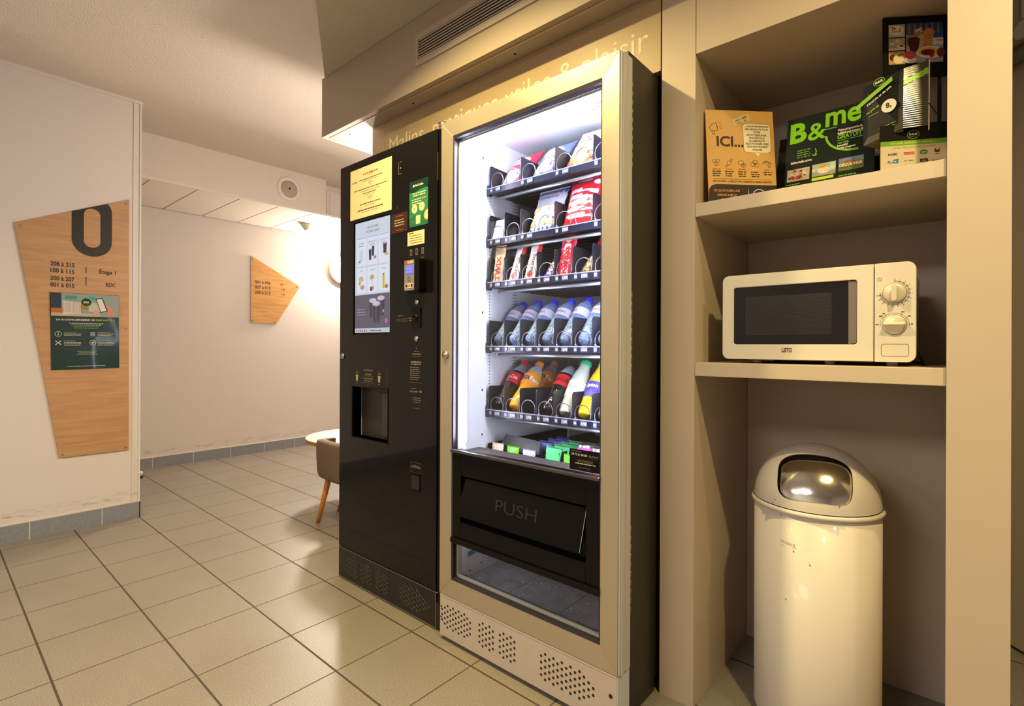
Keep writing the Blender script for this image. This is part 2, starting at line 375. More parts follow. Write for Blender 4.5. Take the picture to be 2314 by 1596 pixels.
# low corridor ceiling of square boards along the far wall, with its textured edge beam
m = M(); m.box(-5.03, -4.172, -1.0, 4.5, 2.163, 2.175, M_tileceil)
for y in (1.04-.296*k for k in range(-12, 6)):
    m.box(-5.03, -4.185, y-.0015, y+.0015, 2.1615, 2.1635, M_slot)
m.box(-5.03, -4.172, -1.0, 4.5, 2.1625, 2.1632, M_tileceil)
m.box(-5.03, -5.024, -1.0, 4.5, 2.161, 2.164, mat('shadow_gap', (.30, .24, .18), .9))
struct(m.build('ceiling'))
m = M(); m.box(-4.29, -4.17, -1.0, 2.33, 2.175, 2.47, M_beam); m.box(-4.42, -4.30, 2.33, 4.5, 2.175, 2.47, M_beam)
m.box(-4.30, -4.17, 3.4, 4.5, 2.175, 2.47, M_beam)
m.box(-4.19, -4.166, -1.0, 4.5, 2.158, 2.176, mat('white_edge_profile', (.74, .67, .58), .5))
struct(m.build('trim_1'))
m = M(); m.box(-4.30, -4.285, 2.40, 2.96, 2.18, 2.42, M_white); m.box(-4.285, -4.28, 2.43, 2.93, 2.20, 2.40, mat('frosted_panel', (.74, .68, .66), .4))
struct(m.build('window_1'))
# left wall, ends in a corner with a corner bead and a small cornice
m = M(); m.box(-3.80, -3.677, YB, .862, 0, 2.452, M_wallL); struct(m.build('wall_left'))
m = M(); m.box(-3.83, -3.668, YB, .872, 2.452, 2.47, M_wallL); m.box(-3.677, -3.672, .827, .832, .09, 2.452, M_white)
m.box(-3.682, -3.672, .858, .867, .09, 2.452, M_white); struct(m.build('trim_2'))
m = M(); m.box(-3.677, -3.665, YB, .866, 0, .091, M_skirt); m.box(-3.80, -3.665, .862, .874, 0, .091, M_skirt)
for y in (.687, .385, .083, -.22, -.52): m.box(-3.6652, -3.6642, y-.0025, y+.0025, 0, .091, M_grout)
m.box(-3.677, -3.668, YB, .866, .091, .094, M_grout)
struct(m.build('baseboard_left'))
m = M(); m.box(-5.15, -5.03, -1.0, 4.5, 0, 2.47, M_wallL); struct(m.build('wall_far'))
m = M(); m.box(-5.03, -5.018, -1.0, 4.5, 0, .088, M_skirt)
for k in range(-6, 12):
    y = 1.27+.302*k; m.box(-5.0182, -5.0172, y-.003, y+.003, 0, .088, M_grout)
m.box(-5.03, -5.02, -1.0, 4.5, .088, .092, M_grout)
struct(m.build('baseboard_far'))
m = M(); m.box(-5.15, -3.80, -1.1, -1.0, 0, 2.47, M_wallL); struct(m.build('wall_corridor_near'))
m = M(); m.box(-5.15, -2.0, 4.5, 4.6, 0, 2.47, M_wallL); struct(m.build('wall_corridor_end'))
m = M(); m.box(-2.13, -2.09, 1.46, 4.5, 0, 2.07, M_wallL); struct(m.build('wall_corridor_right'))
m = M(); m.box(-2.09, -.66, 1.99, 2.05, 0, 2.07, M_lam); struct(m.build('wall_recess_back'))
m = M(); m.box(-3.8, XR, YB-.1, YB, 0, 2.47, M_wallL); struct(m.build('wall_back'))
m = M(); m.box(XR, XR+.1, YB, 4.6, 0, 2.47, M_wallL); struct(m.build('wall_right'))
# bulkhead box above the machines
m = M()
m.box(-2.412, .088, 1.323, 1.345, 2.068, 2.362, M_fascia)
m.box(-2.412, .088, 1.345, 2.6, 2.076, 2.10, mat('bulkhead_underside', (.50, .44, .38), .5, noise=.08, nscale=6))
m.box(-2.412, -2.39, 1.345, 2.6, 2.068, 2.47, M_fascia)
m.box(-2.39, .088, 1.352, 1.356, 2.068, 2.077, mat('pale_profile', (.66, .56, .44), .4))
m.box(-2.375, .088, 1.33, 1.40, 2.362, 2.47, M_fascia)
for x in (-2.28, -1.78, -1.2): m.lathe([(.004, 2.0735), (.004, 2.0765)], M_dark, (x, 1.40, 0), n=10)
struct(m.build('wall_bulkhead'))
# fascia panel with pale lettering, above the machines
p = thing('lettered_panel', 'gold-beige board with pale French lettering, half hidden above the vending machines', 'sign', (-1.4, 1.445, 2.0))
m = M(); m.box(-2.137, -2.037, 1.435, 1.46, 1.842, 2.075, M_panelY); m.box(-2.035, -.6615, 1.435, 1.46, 1.842, 2.075, M_panelY)
m.box(-2.037, -2.035, 1.437, 1.46, 1.842, 2.075, M_slot); m.build('board', p)
m = M(XZ(-2.0, 1.4345, 1.92)); m.text('Malins, pratiques utiles & plaisir', 0, 0, 0, M_letter, h=.072, w=1.30); m.build('lettering', p)
# pillar between snack machine and shelves, header above the shelves, right pillar, all beige laminate
m = M()
m.box(-.659, -.557, 1.435, 1.99, 0, 1.853, M_lam); m.box(-.659, -.5565, 1.435, 1.95, 1.853, 2.075, M_lam)
m.box(-.5575, -.5565, 1.4345, 1.45, 1.853, 2.075, mat('joint_line', (.36, .29, .21), .6))
m.box(-.659, -.6575, 1.4345, 1.45, 0, 2.075, M_slot)
struct(m.build('wall_pillar'))
m = M(); m.box(-.5565, .086, 1.436, 1.95, 1.853, 2.075, M_lam); struct(m.build('wall_header'))
m = M(); m.box(-.013, .086, 1.425, 1.99, 0, 1.853, M_lam); m.box(-.013, .086, 1.425, 1.436, 1.853, 2.075, M_lam); struct(m.build('wall_pillar_right'))
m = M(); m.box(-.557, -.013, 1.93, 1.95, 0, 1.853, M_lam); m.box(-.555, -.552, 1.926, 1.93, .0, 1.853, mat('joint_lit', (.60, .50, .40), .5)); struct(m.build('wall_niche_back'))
for z, lab in ((1.391, 'upper beige laminate shelf carrying the cards and brochures'), (.941, 'lower beige laminate shelf carrying the cream microwave')):
    m = M(); m.box(-.5565, -.0135, 1.437, 1.93, z, z+.038, M_lamsh); tag(m.build('shelf', bevel=.0012), lab, 'shelf')
# slice of the space right of the shelves
m = M(); m.prism([(.086, 2.51), (.70, 1.82), (.70, 1.90), (.086, 2.60)], .012, 1.98, M_lam); struct(m.build('wall_side'))
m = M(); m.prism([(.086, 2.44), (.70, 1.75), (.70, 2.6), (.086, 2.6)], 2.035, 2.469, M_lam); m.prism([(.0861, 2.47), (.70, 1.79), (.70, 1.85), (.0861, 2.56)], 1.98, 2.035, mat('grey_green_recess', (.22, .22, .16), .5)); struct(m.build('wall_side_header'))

# ventilation grille on the bulkhead
g = thing('ventilation_grille', 'long beige slotted air grille in the bulkhead above the machines', 'vent', (-1.05, 1.32, 2.22))
Mv = mat('grille_paint', (.50, .43, .36), .45)
m = M(); x0, x1 = -1.662, -.45
m.box(x0, x1, 1.316, 1.323, 2.157, 2.183, Mv); m.box(x0, x1, 1.316, 1.323, 2.262, 2.287, Mv); m.box(x0, x0+.016, 1.316, 1.323, 2.183, 2.262, Mv); m.box(x1-.016, x1, 1.316, 1.323, 2.183, 2.262, Mv)
m.build('frame', g, bevel=.001)
m = M(); m.box(x0+.016, x1-.016, 1.3215, 1.3228, 2.183, 2.262, M_slot); m.build('backing', g)
for k in range(7):
    z = 2.189+k*.0112; m = M(); m.box(x0+.016, x1-.016, 1.3195, 1.3215, z, z+.0046, Mv); m.build('slat', g)

# round white speaker on the beam
sp = thing('ceiling_speaker', 'round white fitting with domed centre on the textured beam', 'speaker', (-4.17, 2.0, 2.316))
m = M(); m.lathe([(.098, 0), (.098, .008), (.088, .014), (.070, .010), (.068, 0)], M_white, (-4.17, 1.998, 2.316), n=40, ax='x', caps=False); m.build('bezel', sp)
m = M(); m.lathe([(.068, .004), (.060, .010), (.035, .014), (.008, .015), (.001, .015)], mat('speaker_cone', (.40, .34, .29), .6), (-4.17, 1.998, 2.316), n=40, ax='x', caps=False)
m.lathe([(.009, .0152), (.008, .018), (.001, .018)], M_dark, (-4.17, 1.998, 2.316), n=16, ax='x'); m.build('cone', sp)
# smoke detector
sd = thing('smoke_detector', 'small white smoke detector under the low boarded ceiling', 'smoke detector', (-4.617, 2.38, 2.161))
m = M(); m.lathe([(.001, 0), (.052, 0), (.052, -.012), (.045, -.016), (.001, -.016)], M_white, (-4.617, 2.38, 2.161), n=28); m.build('base', sd)
m = M(); m.lathe([(.036, -.016), (.036, -.03), (.026, -.034), (.024, -.048), (.012, -.056), (.001, -.056)], mat('cream_detector', (.72, .62, .50), .5), (-4.617, 2.38, 2.161), n=24); m.build('sensing_head', sd)
# glowing wall globe beside the coffee machine
wl = thing('wall_lamp', 'glowing round wall lamp half hidden behind the black coffee machine', 'lamp', (-5.03, 2.985, 1.836))
m = M(); m.lathe([(.001, 0), (.135, 0), (.150, .012), (.150, .045), (.132, .05)], mat('lamp_rim', (.72, .62, .50), .4), (-5.03, 2.985, 1.836), n=40, ax='x', caps=False); m.build('rim', wl)
m = M(); m.lathe([(.131, .045), (.124, .075), (.10, .10), (.06, .115), (.02, .12), (.001, .12)], M_globe, (-5.03, 2.985, 1.836), n=40, ax='x', caps=False); m.build('globe', wl)
# door stop at the foot of the far wall
ds = thing('door_stop', 'small white and black door stop on the floor behind the wall corner', 'door stop', (-4.75, 1.10, 0))
m = M(); m.lathe([(.022, 0), (.022, .018)], M_dark, (-4.73, 1.115, 0), n=16); m.build('rubber_ring', ds)
m = M(); m.lathe([(.020, .018), (.020, .045), (.016, .05)], M_white, (-4.73, 1.115, 0), n=16); m.build('cap', ds)

# ================================================================== SIGNS ON THE LEFT
sg = thing('directional_sign', 'tall angular pale-wood sign with a large black 0 on the left wall', 'sign', (-3.677, .6, 1.2))
pts = [(.322, 1.651), (.501, .408), (.810, .406), (.806, 1.874)]
m = M(); m.prism([(a, b) for a, b in pts], -3.677, -3.667, M_wood, lambda a, b, c: (c, a, b)); m.build('board', sg)
m = M(YZ(-3.6665, 0, 0))
def rr_arc(cx, cy, hw, hh, r, n=10): return rrect(cx-hw, cy-hh, cx+hw, cy+hh, r, n)
# big 0: outer rounded ring, its top-left clipped by the slanted board edge
def topz(y): return 1.651+(1.874-1.651)/(.806-.322)*(y-.322)
outer = rrect(.5475, 1.517, .7255, 1.86, .0885, 12); inner = rrect(.600, 1.567, .673, 1.785, .0362, 12)
n = len(outer)
def clip(pt): return (pt[0], min(pt[1], topz(pt[0])))
vs = [(*clip(q), 0) for q in outer]+[(q[0], q[1], 0) for q in inner]
m.add(vs, [(i, (i+1) % n, n+(i+1) % n, n+i) for i in range(n)], M_ink)
for t, y, z in (('208 à 215', .461, 1.447), ('100 à 115', .461, 1.411), ('200 à 207', .461, 1.369), ('001 à 015', .461, 1.334)):
    m.text(t, y, z, 0, M_ink, h=.022, w=.1, bold=.03)
m.rect(.608, 1.421, .6125, 1.455, 0, M_ink); m.rect(.608, 1.353, .6125, 1.401, 0, M_ink)
m.text('Étage 1', .745, 1.426, 0, M_ink, h=.021, w=.077, al='r', bold=.03); m.text('RDC', .744, 1.354, 0, M_ink, h=.021, w=.046, al='r', bold=.03)
m.build('lettering', sg)
for y, z in ((.345, 1.640), (.515, .425), (.795, .423), (.793, 1.845), (.793, 1.12)):
    m = M(); m.lathe([(.006, 0), (.006, .002), (.003, .003)], M_brass, (-3.667, y, z), n=12, ax='x'); m.build('screw', sg)

# laminated dark green poster hanging on the board
ps = thing('poster', 'dark green laminated leaflet with photo header on the tall wooden sign', 'poster', (-3.665, .61, 1.1))
G1, GL, WH = flat('16302A', .25), flat('8DBE2E'), flat('D8D2C6')
m = M()
U = Vector((0, .297, .004)); V = Vector((0, -.006, .419)); o0 = Vector((-3.6655, .466, .884))
nu, nv = 12, 16
def warp(a, b): return Vector((.0015+.002*math.sin(a*5+b*3)*math.sin(b*2.5+1)*(a-.2), 0, 0))
vs = [o0+U*(i/nu)+V*(j/nv)+warp(i/nu, j/nv) for j in range(nv+1) for i in range(nu+1)]
m.add(vs, [(j*(nu+1)+i, j*(nu+1)+i+1, (j+1)*(nu+1)+i+1, (j+1)*(nu+1)+i) for j in range(nv) for i in range(nu)], mat('laminate_green', hx('14302A'), .32, coat=.12), True)
m.build('sheet', ps)
m = M(frame((-3.6585, .466, .884), (0, .297, .004), (0, -.006, .419)))
m.rect(.002, .292, .295, .417, 0, flat('8A9A96')); m.rect(.002, .292, .10, .335, .0001, flat('B06A3A')); m.rect(.002, .335, .045, .417, .0001, flat('2E3C4A'))
m.poly([(.05, .30), (.05, .375), (.125, .37), (.125, .31)], .0002, flat('CFC9C0'))
for k in range(12): m.rect(.052+k*.006, .312, .0545+k*.006, .370, .0003, flat('9D978C'))
m.rect(.125, .33, .16, .36, .0002, flat('A8754A')); m.rect(.16, .32, .22, .37, .0002, flat('B9B6B2')); m.rect(.002, .292, .20, .310, .00015, flat('B9A890'))
m.rect(.06, .385, .11, .405, .0002, flat('4F8C84')); m.rect(.16, .385, .19, .405, .0002, flat('4F9AA0'))
m.poly([(.19, .395), (.222, .40), (.245, .325), (.212, .315)], .0004, flat('30343C')); m.poly([(.195, .39), (.219, .394), (.239, .328), (.214, .32)], .0005, flat('D9D2CC'))
m.poly([(.235, .36), (.262, .35), (.285, .295), (.235, .294), (.24, .33)], .0004, flat('C08A74')); m.poly([(.175, .295), (.185, .33), (.205, .32), (.212, .294)], .0006, flat('C99A84'))
m.disc(.150, .372, .025, .0005, flat('8DBE2E')); m.disc(.150, .372, .022, .0006, flat('22332C')); m.text('B&B', .150, .368, .0007, WH, h=.0095, al='c', bold=.02); m.rect(.136, .3625, .164, .3645, .0007, GL)
m.text('LA E-CONCIERGERIE DE', .022, .269, .0002, WH, w=.166, h=.0085, bold=.03); m.text('B&B HOTELS', .193, .269, .0002, GL, w=.083, h=.0085, bold=.03)
m.lines(.06, .252, .24, .0002, WH, .0028, 2, .0085, seed=1); m.lines(.08, .235, .22, .0002, GL, .0026, 2, .008, seed=2)
for (cx, cy, k) in ((.030, .195, 0), (.176, .195, 1), (.030, .147, 2), (.176, .147, 3)):
    if k in (0, 3): m.ring(cx, cy, .0145, .0018, .0002, WH)
    if k == 0: m.rect(cx-.002, cy-.007, cx+.002, cy+.002, .0002, WH); m.disc(cx, cy+.006, .0022, .0002, WH, 10)
    if k == 3: m.poly([(cx-.008, cy-.006), (cx+.002, cy-.003), (cx+.008, cy+.006), (cx-.003, cy+.003)], .0002, WH)
    if k == 1: m.rect(cx-.011, cy-.012, cx+.011, cy+.012, .0002, flat('7C857F'))
    if k == 2: m.line([(cx-.011, cy-.010), (cx+.011, cy+.010)], .004, .0002, WH); m.line([(cx+.011, cy-.010), (cx-.011, cy+.010)], .004, .0002, WH)
    m.lines(cx+.023, cy+.008, cx+.10, .0002, GL, .003, 1, al='l', seed=k); m.lines(cx+.023, cy-.001, cx+.115, .0002, WH, .0026, 3 if k > 1 else 2, .007, al='l', seed=k+5)
m.lines(.085, .098, .215, .0002, GL, .003, 1, seed=9); m.lines(.095, .089, .205, .0002, WH, .0026, 1, seed=10); m.lines(.09, .081, .21, .0002, GL, .0022, 1, seed=11)
m.lines(.06, .016, .24, .0002, WH, .0025, 1, seed=12, fill=.95)
m.build('print', ps)

# far sign
fs = thing('directional_sign', 'small pointed pale-wood sign with three rows of arrows on the far wall', 'sign', (-5.03, 2.25, 1.5))
m = M(); m.prism([(2.049, 1.238), (2.290, 1.235), (2.526, 1.620), (2.047, 1.868)], -5.03, -5.018, M_wood2, lambda a, b, c: (c, a, b)); m.build('board', fs)
m = M(YZ(-5.0175, 0, 0)); Bn = mat('brown_ink', hx('3E2614'), .5)
for t, z in (('001 à 006', 1.612), ('007 à 015', 1.563), ('200 à 215', 1.514)): m.text(t, 2.082, z, 0, Bn, h=.027, w=.148, bold=.02)
for z, d in ((1.622, -1), (1.574, 1), (1.527, 1)):
    m.line([(2.327, z), (2.367, z)], .0035, 0, Bn); e = 2.347+d*.02; m.line([(e-d*.015, z+.016), (e, z), (e-d*.015, z-.016)], .0035, 0, Bn)
m.build('lettering', fs)
for y, z in ((2.063, 1.835), (2.067, 1.262), (2.275, 1.258), (2.498, 1.618)):
    m = M(); m.lathe([(.008, 0), (.008, .004), (.004, .006)], M_brass, (-5.018, y, z), n=12, ax='x'); m.build('screw', fs)

# ================================================================== TABLE AND CHAIR BEHIND THE COFFEE MACHINE
tb = thing('round_table', 'low round table with pale top and oak edge behind the brown chair', 'table', (-3.16, 2.0, 0))
tx, ty, tr, tz = -3.16, 2.0, .33, .40
m = M(); m.lathe([(tr-.01, tz-.03), (tr, tz-.025), (tr, tz-.003)], M_tableedge, (tx, ty, 0), n=64, caps=False); m.lathe([(tr, tz-.003), (tr-.004, tz), (.001, tz)], M_tabletop, (tx, ty, 0), n=64, caps=False, smooth=False); m.lathe([(.001, tz-.03), (tr-.01, tz-.03)], M_tableedge, (tx, ty, 0), n=64, caps=False); m.build('tabletop', tb)
m = M(); m.lathe([(.03, .02), (.03, tz-.03)], M_dark, (tx, ty, 0), n=20); m.build('column', tb)
m = M(); m.lathe([(.11, 0), (.11, .008), (.10, .018), (.03, .022)], M_dark, (tx, ty, 0), n=40); m.build('base', tb)

ch = thing('chair', 'brown upholstered chair with splayed honey-wood legs half behind the coffee machine', 'chair', (-2.6, 1.8, 0))
m = M()   # curved upholstered shell
outer = [(-2.822, 1.62), (-2.830, 1.56), (-2.822, 1.525), (-2.79, 1.505), (-2.60, 1.49), (-2.42, 1.50), (-2.38, 1.53), (-2.37, 1.62)]
inner = [(-2.42, 1.62), (-2.43, 1.56), (-2.60, 1.545), (-2.77, 1.555), (-2.775, 1.62)]
vs = []; fs = []
shape = outer+inner; n = len(shape)
cx, cy = -2.60, 1.60
for k, (z, e) in enumerate(((.285, .93), (.27, .90), (.262, .86), (.275, .93), (.30, .97), (.40, 1.0), (.455, 1.0), (.47, .985), (.474, .96))):
    if k < 2: continue
    vs += [(cx+(x-cx)*e, cy+(y-cy)*e, z) for x, y in shape]
kk = 7
fs = [(j*n+i, j*n+(i+1) % n, (j+1)*n+(i+1) % n, (j+1)*n+i) for j in range(kk-1) for i in range(n)]+[tuple(range(n-1, -1, -1)), tuple((kk-1)*n+i for i in range(n))]
m.add(vs, fs, M_chair, True); m.build('backrest', ch)
m = M(); m.rbox(-2.80, -2.39, 1.555, 1.86, .27, .36, M_chair, .05, 5); m.build('seat', ch, bevel=.012)
for a, b in (((-2.776, 1.509), (-2.755, 1.575)), ((-2.876, 1.70), (-2.775, 1.73)), ((-2.40, 1.50), (-2.43, 1.57)), ((-2.37, 1.86), (-2.43, 1.80))):
    m = M(); m.tube([(b[0], b[1], .29), ((a[0]+b[0])/2, (a[1]+b[1])/2, .14), (a[0], a[1], 0)], .019, M_leg, 14, r1=.011); m.build('leg', ch)

# ================================================================== perforated kick plate pattern
def holes(m, y, x, z0, cols, mir, pz, px, r, dark, rim=None):
    for i, nrow in enumerate(cols if not mir else cols[::-1]):
        for j in range(nrow):
            zz = z0+(j-(nrow-1)/2)*pz; xx = x+i*px
            m.add([(xx+r*math.cos(2*PI*k/12), y, zz+r*math.sin(2*PI*k/12)) for k in range(12)], [tuple(range(12))], dark)
            if rim:
                vs = []
                for k in range(9):
                    a = 2*PI*k/12+PI*.75; vs += [(xx+r*math.cos(a), y-.0003, zz+r*math.sin(a)), (xx+(r*1.25)*math.cos(a), y-.0003, zz+(r*1.25)*math.sin(a))]
                m.add(vs, [(2*k, 2*k+1, 2*k+3, 2*k+2) for k in range(8)], rim)
G_A = [1, 2, 3, 4, 5, 4, 5, 4, 5, 4, 3]; G_B = [4, 5, 4, 5, 4]

# ================================================================== COFFEE MACHINE
cm = thing('coffee_machine', 'glossy black hot-drinks vending machine, left of the lit snack machine', 'vending machine', (-1.73, 1.5, 0))
CX0, CX1, CY = -2.059, -1.410, 1.22
m = M(); m.box(CX0+.004, CX1-.004, CY+.045, 1.93, .03, 1.80, M_body); m.box(CX0+.03, CX1-.03, CY+.10, 1.90, 0.0, .03, M_dark); m.build('body', cm, bevel=.002)
# door built round the cup opening and the screen recess
ox0, ox1, oz0, oz1 = -1.955, -1.704, .635, .848
m = M(); y0, y1 = CY, CY+.042
m.box(CX0, ox0, y0, y1, .142, 1.805, M_gloss); m.box(ox1, CX1, y0, y1, .142, 1.805, M_gloss)
m.box(ox0, ox1, y0, y1, .142, oz0, M_gloss); m.box(ox0, ox1, y0, y1, oz1, 1.068, M_gloss); m.box(ox0, ox1, y0+.006, y1, 1.068, 1.548, M_blackpl)
m.box(ox0, ox1, y0, y1, 1.548, 1.805, M_gloss); m.box(-1.688, ox1, y0+.002, y1, 1.068, 1.548, M_gloss)
m.build('door', cm)
m = M(); m.box(CX1, CX1+.018, CY+.004, CY+.05, .10, 1.803, M_blackpl); m.box(CX1+.018, CX1+.022, CY+.02, CY+.05, .10, 1.80, M_body); m.build('door_edge', cm, bevel=.002)
m = M(); m.lathe([(.012, 1.803), (.018, 1.806), (.018, 1.814), (.013, 1.816), (.020, 1.818), (.020, 1.830), (.001, 1.832)], M_steel, (CX1+.005, CY+.024, 0), n=24); m.build('hinge_cap', cm)
m = M(); m.box(CX1+.0005, CX1+.003, CY-.0015, CY+.003, 1.62, 1.72, M_brass); m.build('catch', cm)
# dispensing recess
m = M(); d = .15
m.box(ox0-.003, ox0, CY+.001, CY+d, oz0, oz1, mat('smoked_side_window', (.30, .36, .46), .15, coat=.4)); m.box(ox1, ox1+.003, CY+.001, CY+d, oz0, oz1, M_blackpl)
m.box(ox0, ox1, CY+d, CY+d+.004, oz0, oz1, mat('recess_black', (.004, .004, .004), .5, spec=.1)); m.box(ox0, ox1, CY+.001, CY+d, oz0-.003, oz0, M_blackpl); m.box(ox0, ox1, CY+.001, CY+d, oz1, oz1+.003, M_dark)
m.box(-1.757, -1.706, CY+.010, CY+.018, .66, .83, mat('recess_strip', (.025, .024, .024), .3)); m.build('cup_recess', cm)
m = M(); 
for a in (ox0-.004, ox1+.001): m.box(a, a+.003, CY-.0025, CY, oz0-.004, oz1+.004, M_blackpl)
for a in (oz0-.004, oz1+.001): m.box(ox0-.004, ox1+.004, CY-.0025, CY, a, a+.003, M_blackpl)
m.build('recess_trim', cm)
# lit menu screen
sc = M(XZ(-1.938, CY-.0008, 1.077)); wS, hS = .245, .464
sc.rect(0, 0, wS, hS, 0, glow('C9D2EE', .85)); sc.rect(0, .162, wS, hS, .0003, glow('D3DCEB', .85)); 
sc.rect(0, .0185, wS, .158, .0004, glow('7A7486', .50)); sc.rect(0, 0, wS, .0165, .0004, glow('D8DCE6', .7))
K = glow('2E3444', .4); K2 = glow('8E8CA8', .6)
sc.text('DÉCOUVREZ', .128, .432, .0008, K, h=.0095, w=.078, al='c'); sc.text('NOTRE CARTE', .128, .414, .0008, K, h=.0095, w=.088, al='c')
for i in range(3):
    x = .012+i*.079
    sc.rect(x, .396, x+.070, .3972, .0008, K2); sc.rect(x, .275, x+.070, .276, .0008, glow('B0B8C8', .6)); sc.rect(x, .166, x+.07, .274, .0006, glow('DCE4F0', .9)); sc.rect(x, .28, x+.07, .394, .0006, glow('DEE2F4', .9))
    sc.text(['CAFÉS', 'SPÉCIALITÉS', 'CHOCOLATS'][i], x+.035, .372, .0008, [K, glow('8A6070', .6), glow('7078B0', .6)][i], w=[.034, .058, .058][i], h=.0065, al='c'); sc.lines(x+.012, .362, x+.058, .0008, K2, .003, 1, seed=i)
    sc.text(['THÉ', 'SOUPES', 'FROID'][i], x+.035, .255, .0008, [K2, glow('A08070', .6), glow('50A080', .6)][i], w=[.02, .036, .03][i], h=.006, al='c')
def cupf(x, y, w, h, c, lid):
    sc.poly([(x-w*.38, y), (x+w*.38, y), (x+w*.5, y+h), (x-w*.5, y+h)], .0011, c); sc.disc(x, y+h, w*.5, .0013, lid, 20, ry=w*.17)
dk = glow('3A4050', .4); lid = glow('D8D0E4', .7)
cupf(.111, .300, .020, .045, dk, lid); cupf(.131, .315, .018, .042, dk, lid); cupf(.213, .318, .026, .042, dk, lid); sc.disc(.225, .314, .014, .0014, glow('E8C860', .7), 12, .006); sc.disc(.146, .309, .010, .0014, glow('C89070', .6), 12, .006)
sc.poly([(.03, .30), (.06, .30), (.055, .345), (.035, .345)], .0011, glow('D4DAEC', .8)); sc.line([(.022, .29), (.03, .302), (.036, .294), (.042, .303)], .003, .0012, dk)
sc.disc(.045, .225, .018, .0011, glow('E0C8A0', .7), 16, .012); sc.disc(.055, .190, .016, .0011, glow('D8A890', .7), 16, .01); sc.disc(.036, .208, .008, .0012, glow('E8B040', .7), 12)
sc.disc(.125, .228, .016, .0011, glow('D8B880', .7), 16, .011); sc.poly([(.12, .20), (.13, .20), (.128, .22), (.122, .22)], .0012, glow('E4E4E4', .7)); sc.disc(.120, .180, .010, .0011, glow('B03030', .6), 14); sc.disc(.132, .183, .008, .0012, glow('B8C060', .6), 14)
sc.rect(.198, .178, .212, .230, .0011, glow('E0C018', .8)); sc.rect(.200, .230, .210, .238, .0011, glow('30A060', .7)); sc.disc(.224, .184, .012, .0011, glow('C08870', .6), 14, .008)
def bigcup(x, y, w, h):
    sc.poly([(x-w*.40, y), (x+w*.40, y), (x+w*.5, y+h), (x-w*.5, y+h)], .0016, glow('4A4C5C', .5)); sc.poly([(x-w*.1, y), (x+w*.05, y), (x+w*.1, y+h), (x-w*.12, y+h)], .0017, glow('666878', .5)); sc.disc(x, y+h, w*.53, .0019, glow('D890D8', .7), 24, w*.21); sc.disc(x, y+h+.001, w*.49, .0020, glow('D6D2E0', .75), 24, w*.18)
bigcup(.132, .063, .050, .068); bigcup(.188, .068, .050, .070)
sc.xf = XZ(-1.938, CY-.0018, 1.077); bigcup(.158, .042, .052, .075)
sc.disc(.226, .046, .010, .0016, glow('C050D0', .9), 20); sc.lines(.012, .095, .085, .0016, glow('B8B4C4', .6), .004, 3, .011, seed=4)
sc.rect(.20, .080, .212, .092, .0016, glow('A0C0A0', .6))
for i in range(6): sc.disc(.018+i*.014, .008, .0045, .0016, glow(['9AA0B4', 'C07060', '6080C0', 'B08050', 'C06070', 'A090C0'][i], .6), 10)
sc.lines(.11, .006, .20, .0016, K, .004, 1, seed=3, fill=.95)
sc.build('menu_screen', cm)
# printed legends on the door
LG, LG2 = flat('A89878'), flat('6E6454')
m = M(XZ(0, CY-.0006, 0))
m.lines(-1.885, .918, -1.795, .0, LG2, .006, 1, seed=20); m.text('COMMANDE', -1.840, .901, 0, LG, h=.006, w=.046, al='c'); m.rect(-1.88, .896, -1.80, .897, 0, LG2); m.lines(-1.88, .884, -1.80, 0, LG2, .0045, 2, .010, seed=22); m.rect(-1.885, .868, -1.795, .869, 0, LG2); m.ring(-1.84, .861, .005, .001, 0, LG2)
for x in (-1.922, -1.762):
    m.ring(x, .918, .004, .001, 0, LG2, ry=.003); m.rect(x-.010, .906, x+.010, .911, 0, LG2); m.poly([(x-.006, .874), (x+.006, .874), (x+.009, .900), (x-.009, .900)], 0, LG); m.lines(x-.012, .864, x+.012, 0, LG2, .003, 1, seed=23)
m.rect(-1.708, .858, -1.707, .935, 0, LG2)
m.build('printed_cup_legend', cm); m = M(XZ(0, CY-.0006, 0))
# legends down the right side
for i, x in enumerate((-1.560, -1.527, -1.492)):
    m.rect(x-.007, 1.364, x+.007, 1.388, 0, LG2); m.rect(x-.004, 1.368, x+.004, 1.384, .0002, M_ink); m.lines(x-.011, 1.350, x+.011, 0, LG2, .003, 2, .006, seed=30+i)
m.build('payment_legend', cm); m = M(XZ(0, CY-.0006, 0))
m.lines(-1.535, 1.221, -1.507, 0, LG2, .003, 2, .006, seed=35)
m.build('button_legend', cm); m = M(XZ(0, CY-.0006, 0))
m.lines(-1.545, 1.000, -1.505, 0, LG2, .003, 1, seed=36); m.line([(-1.525, 1.018), (-1.528, 1.010), (-1.522, 1.010), (-1.525, 1.018)], .001, 0, LG2); m.text('REMBOURSEMENT', -1.524, .989, 0, LG, h=.005, w=.05, al='c'); m.rect(-1.55, .982, -1.498, .983, 0, LG2)
m.build('refund_legend', cm); m = M(XZ(0, CY-.0006, 0))
m.lines(-1.56, .960, -1.495, 0, LG, .004, 2, .008, seed=37, fill=.9); m.lines(-1.562, .940, -1.485, 0, LG2, .0035, 7, .0075, al='l', seed=38, fill=.7); m.rect(-1.562, .884, -1.487, .885, 0, LG2)
m.build('price_legend', cm); m = M(XZ(0, CY-.0006, 0))
m.lines(-1.56, .861, -1.52, 0, LG2, .003, 1, seed=39); m.text('04 72 01 84 88', -1.562, .848, 0, LG, h=.006, w=.044); m.lines(-1.513, .849, -1.485, 0, LG2, .006, 1, seed=40); m.lines(-1.55, .826, -1.492, 0, LG2, .0035, 3, .008, seed=41); m.rect(-1.55, .788, -1.488, .789, 0, LG2)
m.build('phone_legend', cm); m = M(XZ(0, CY-.0006, 0))
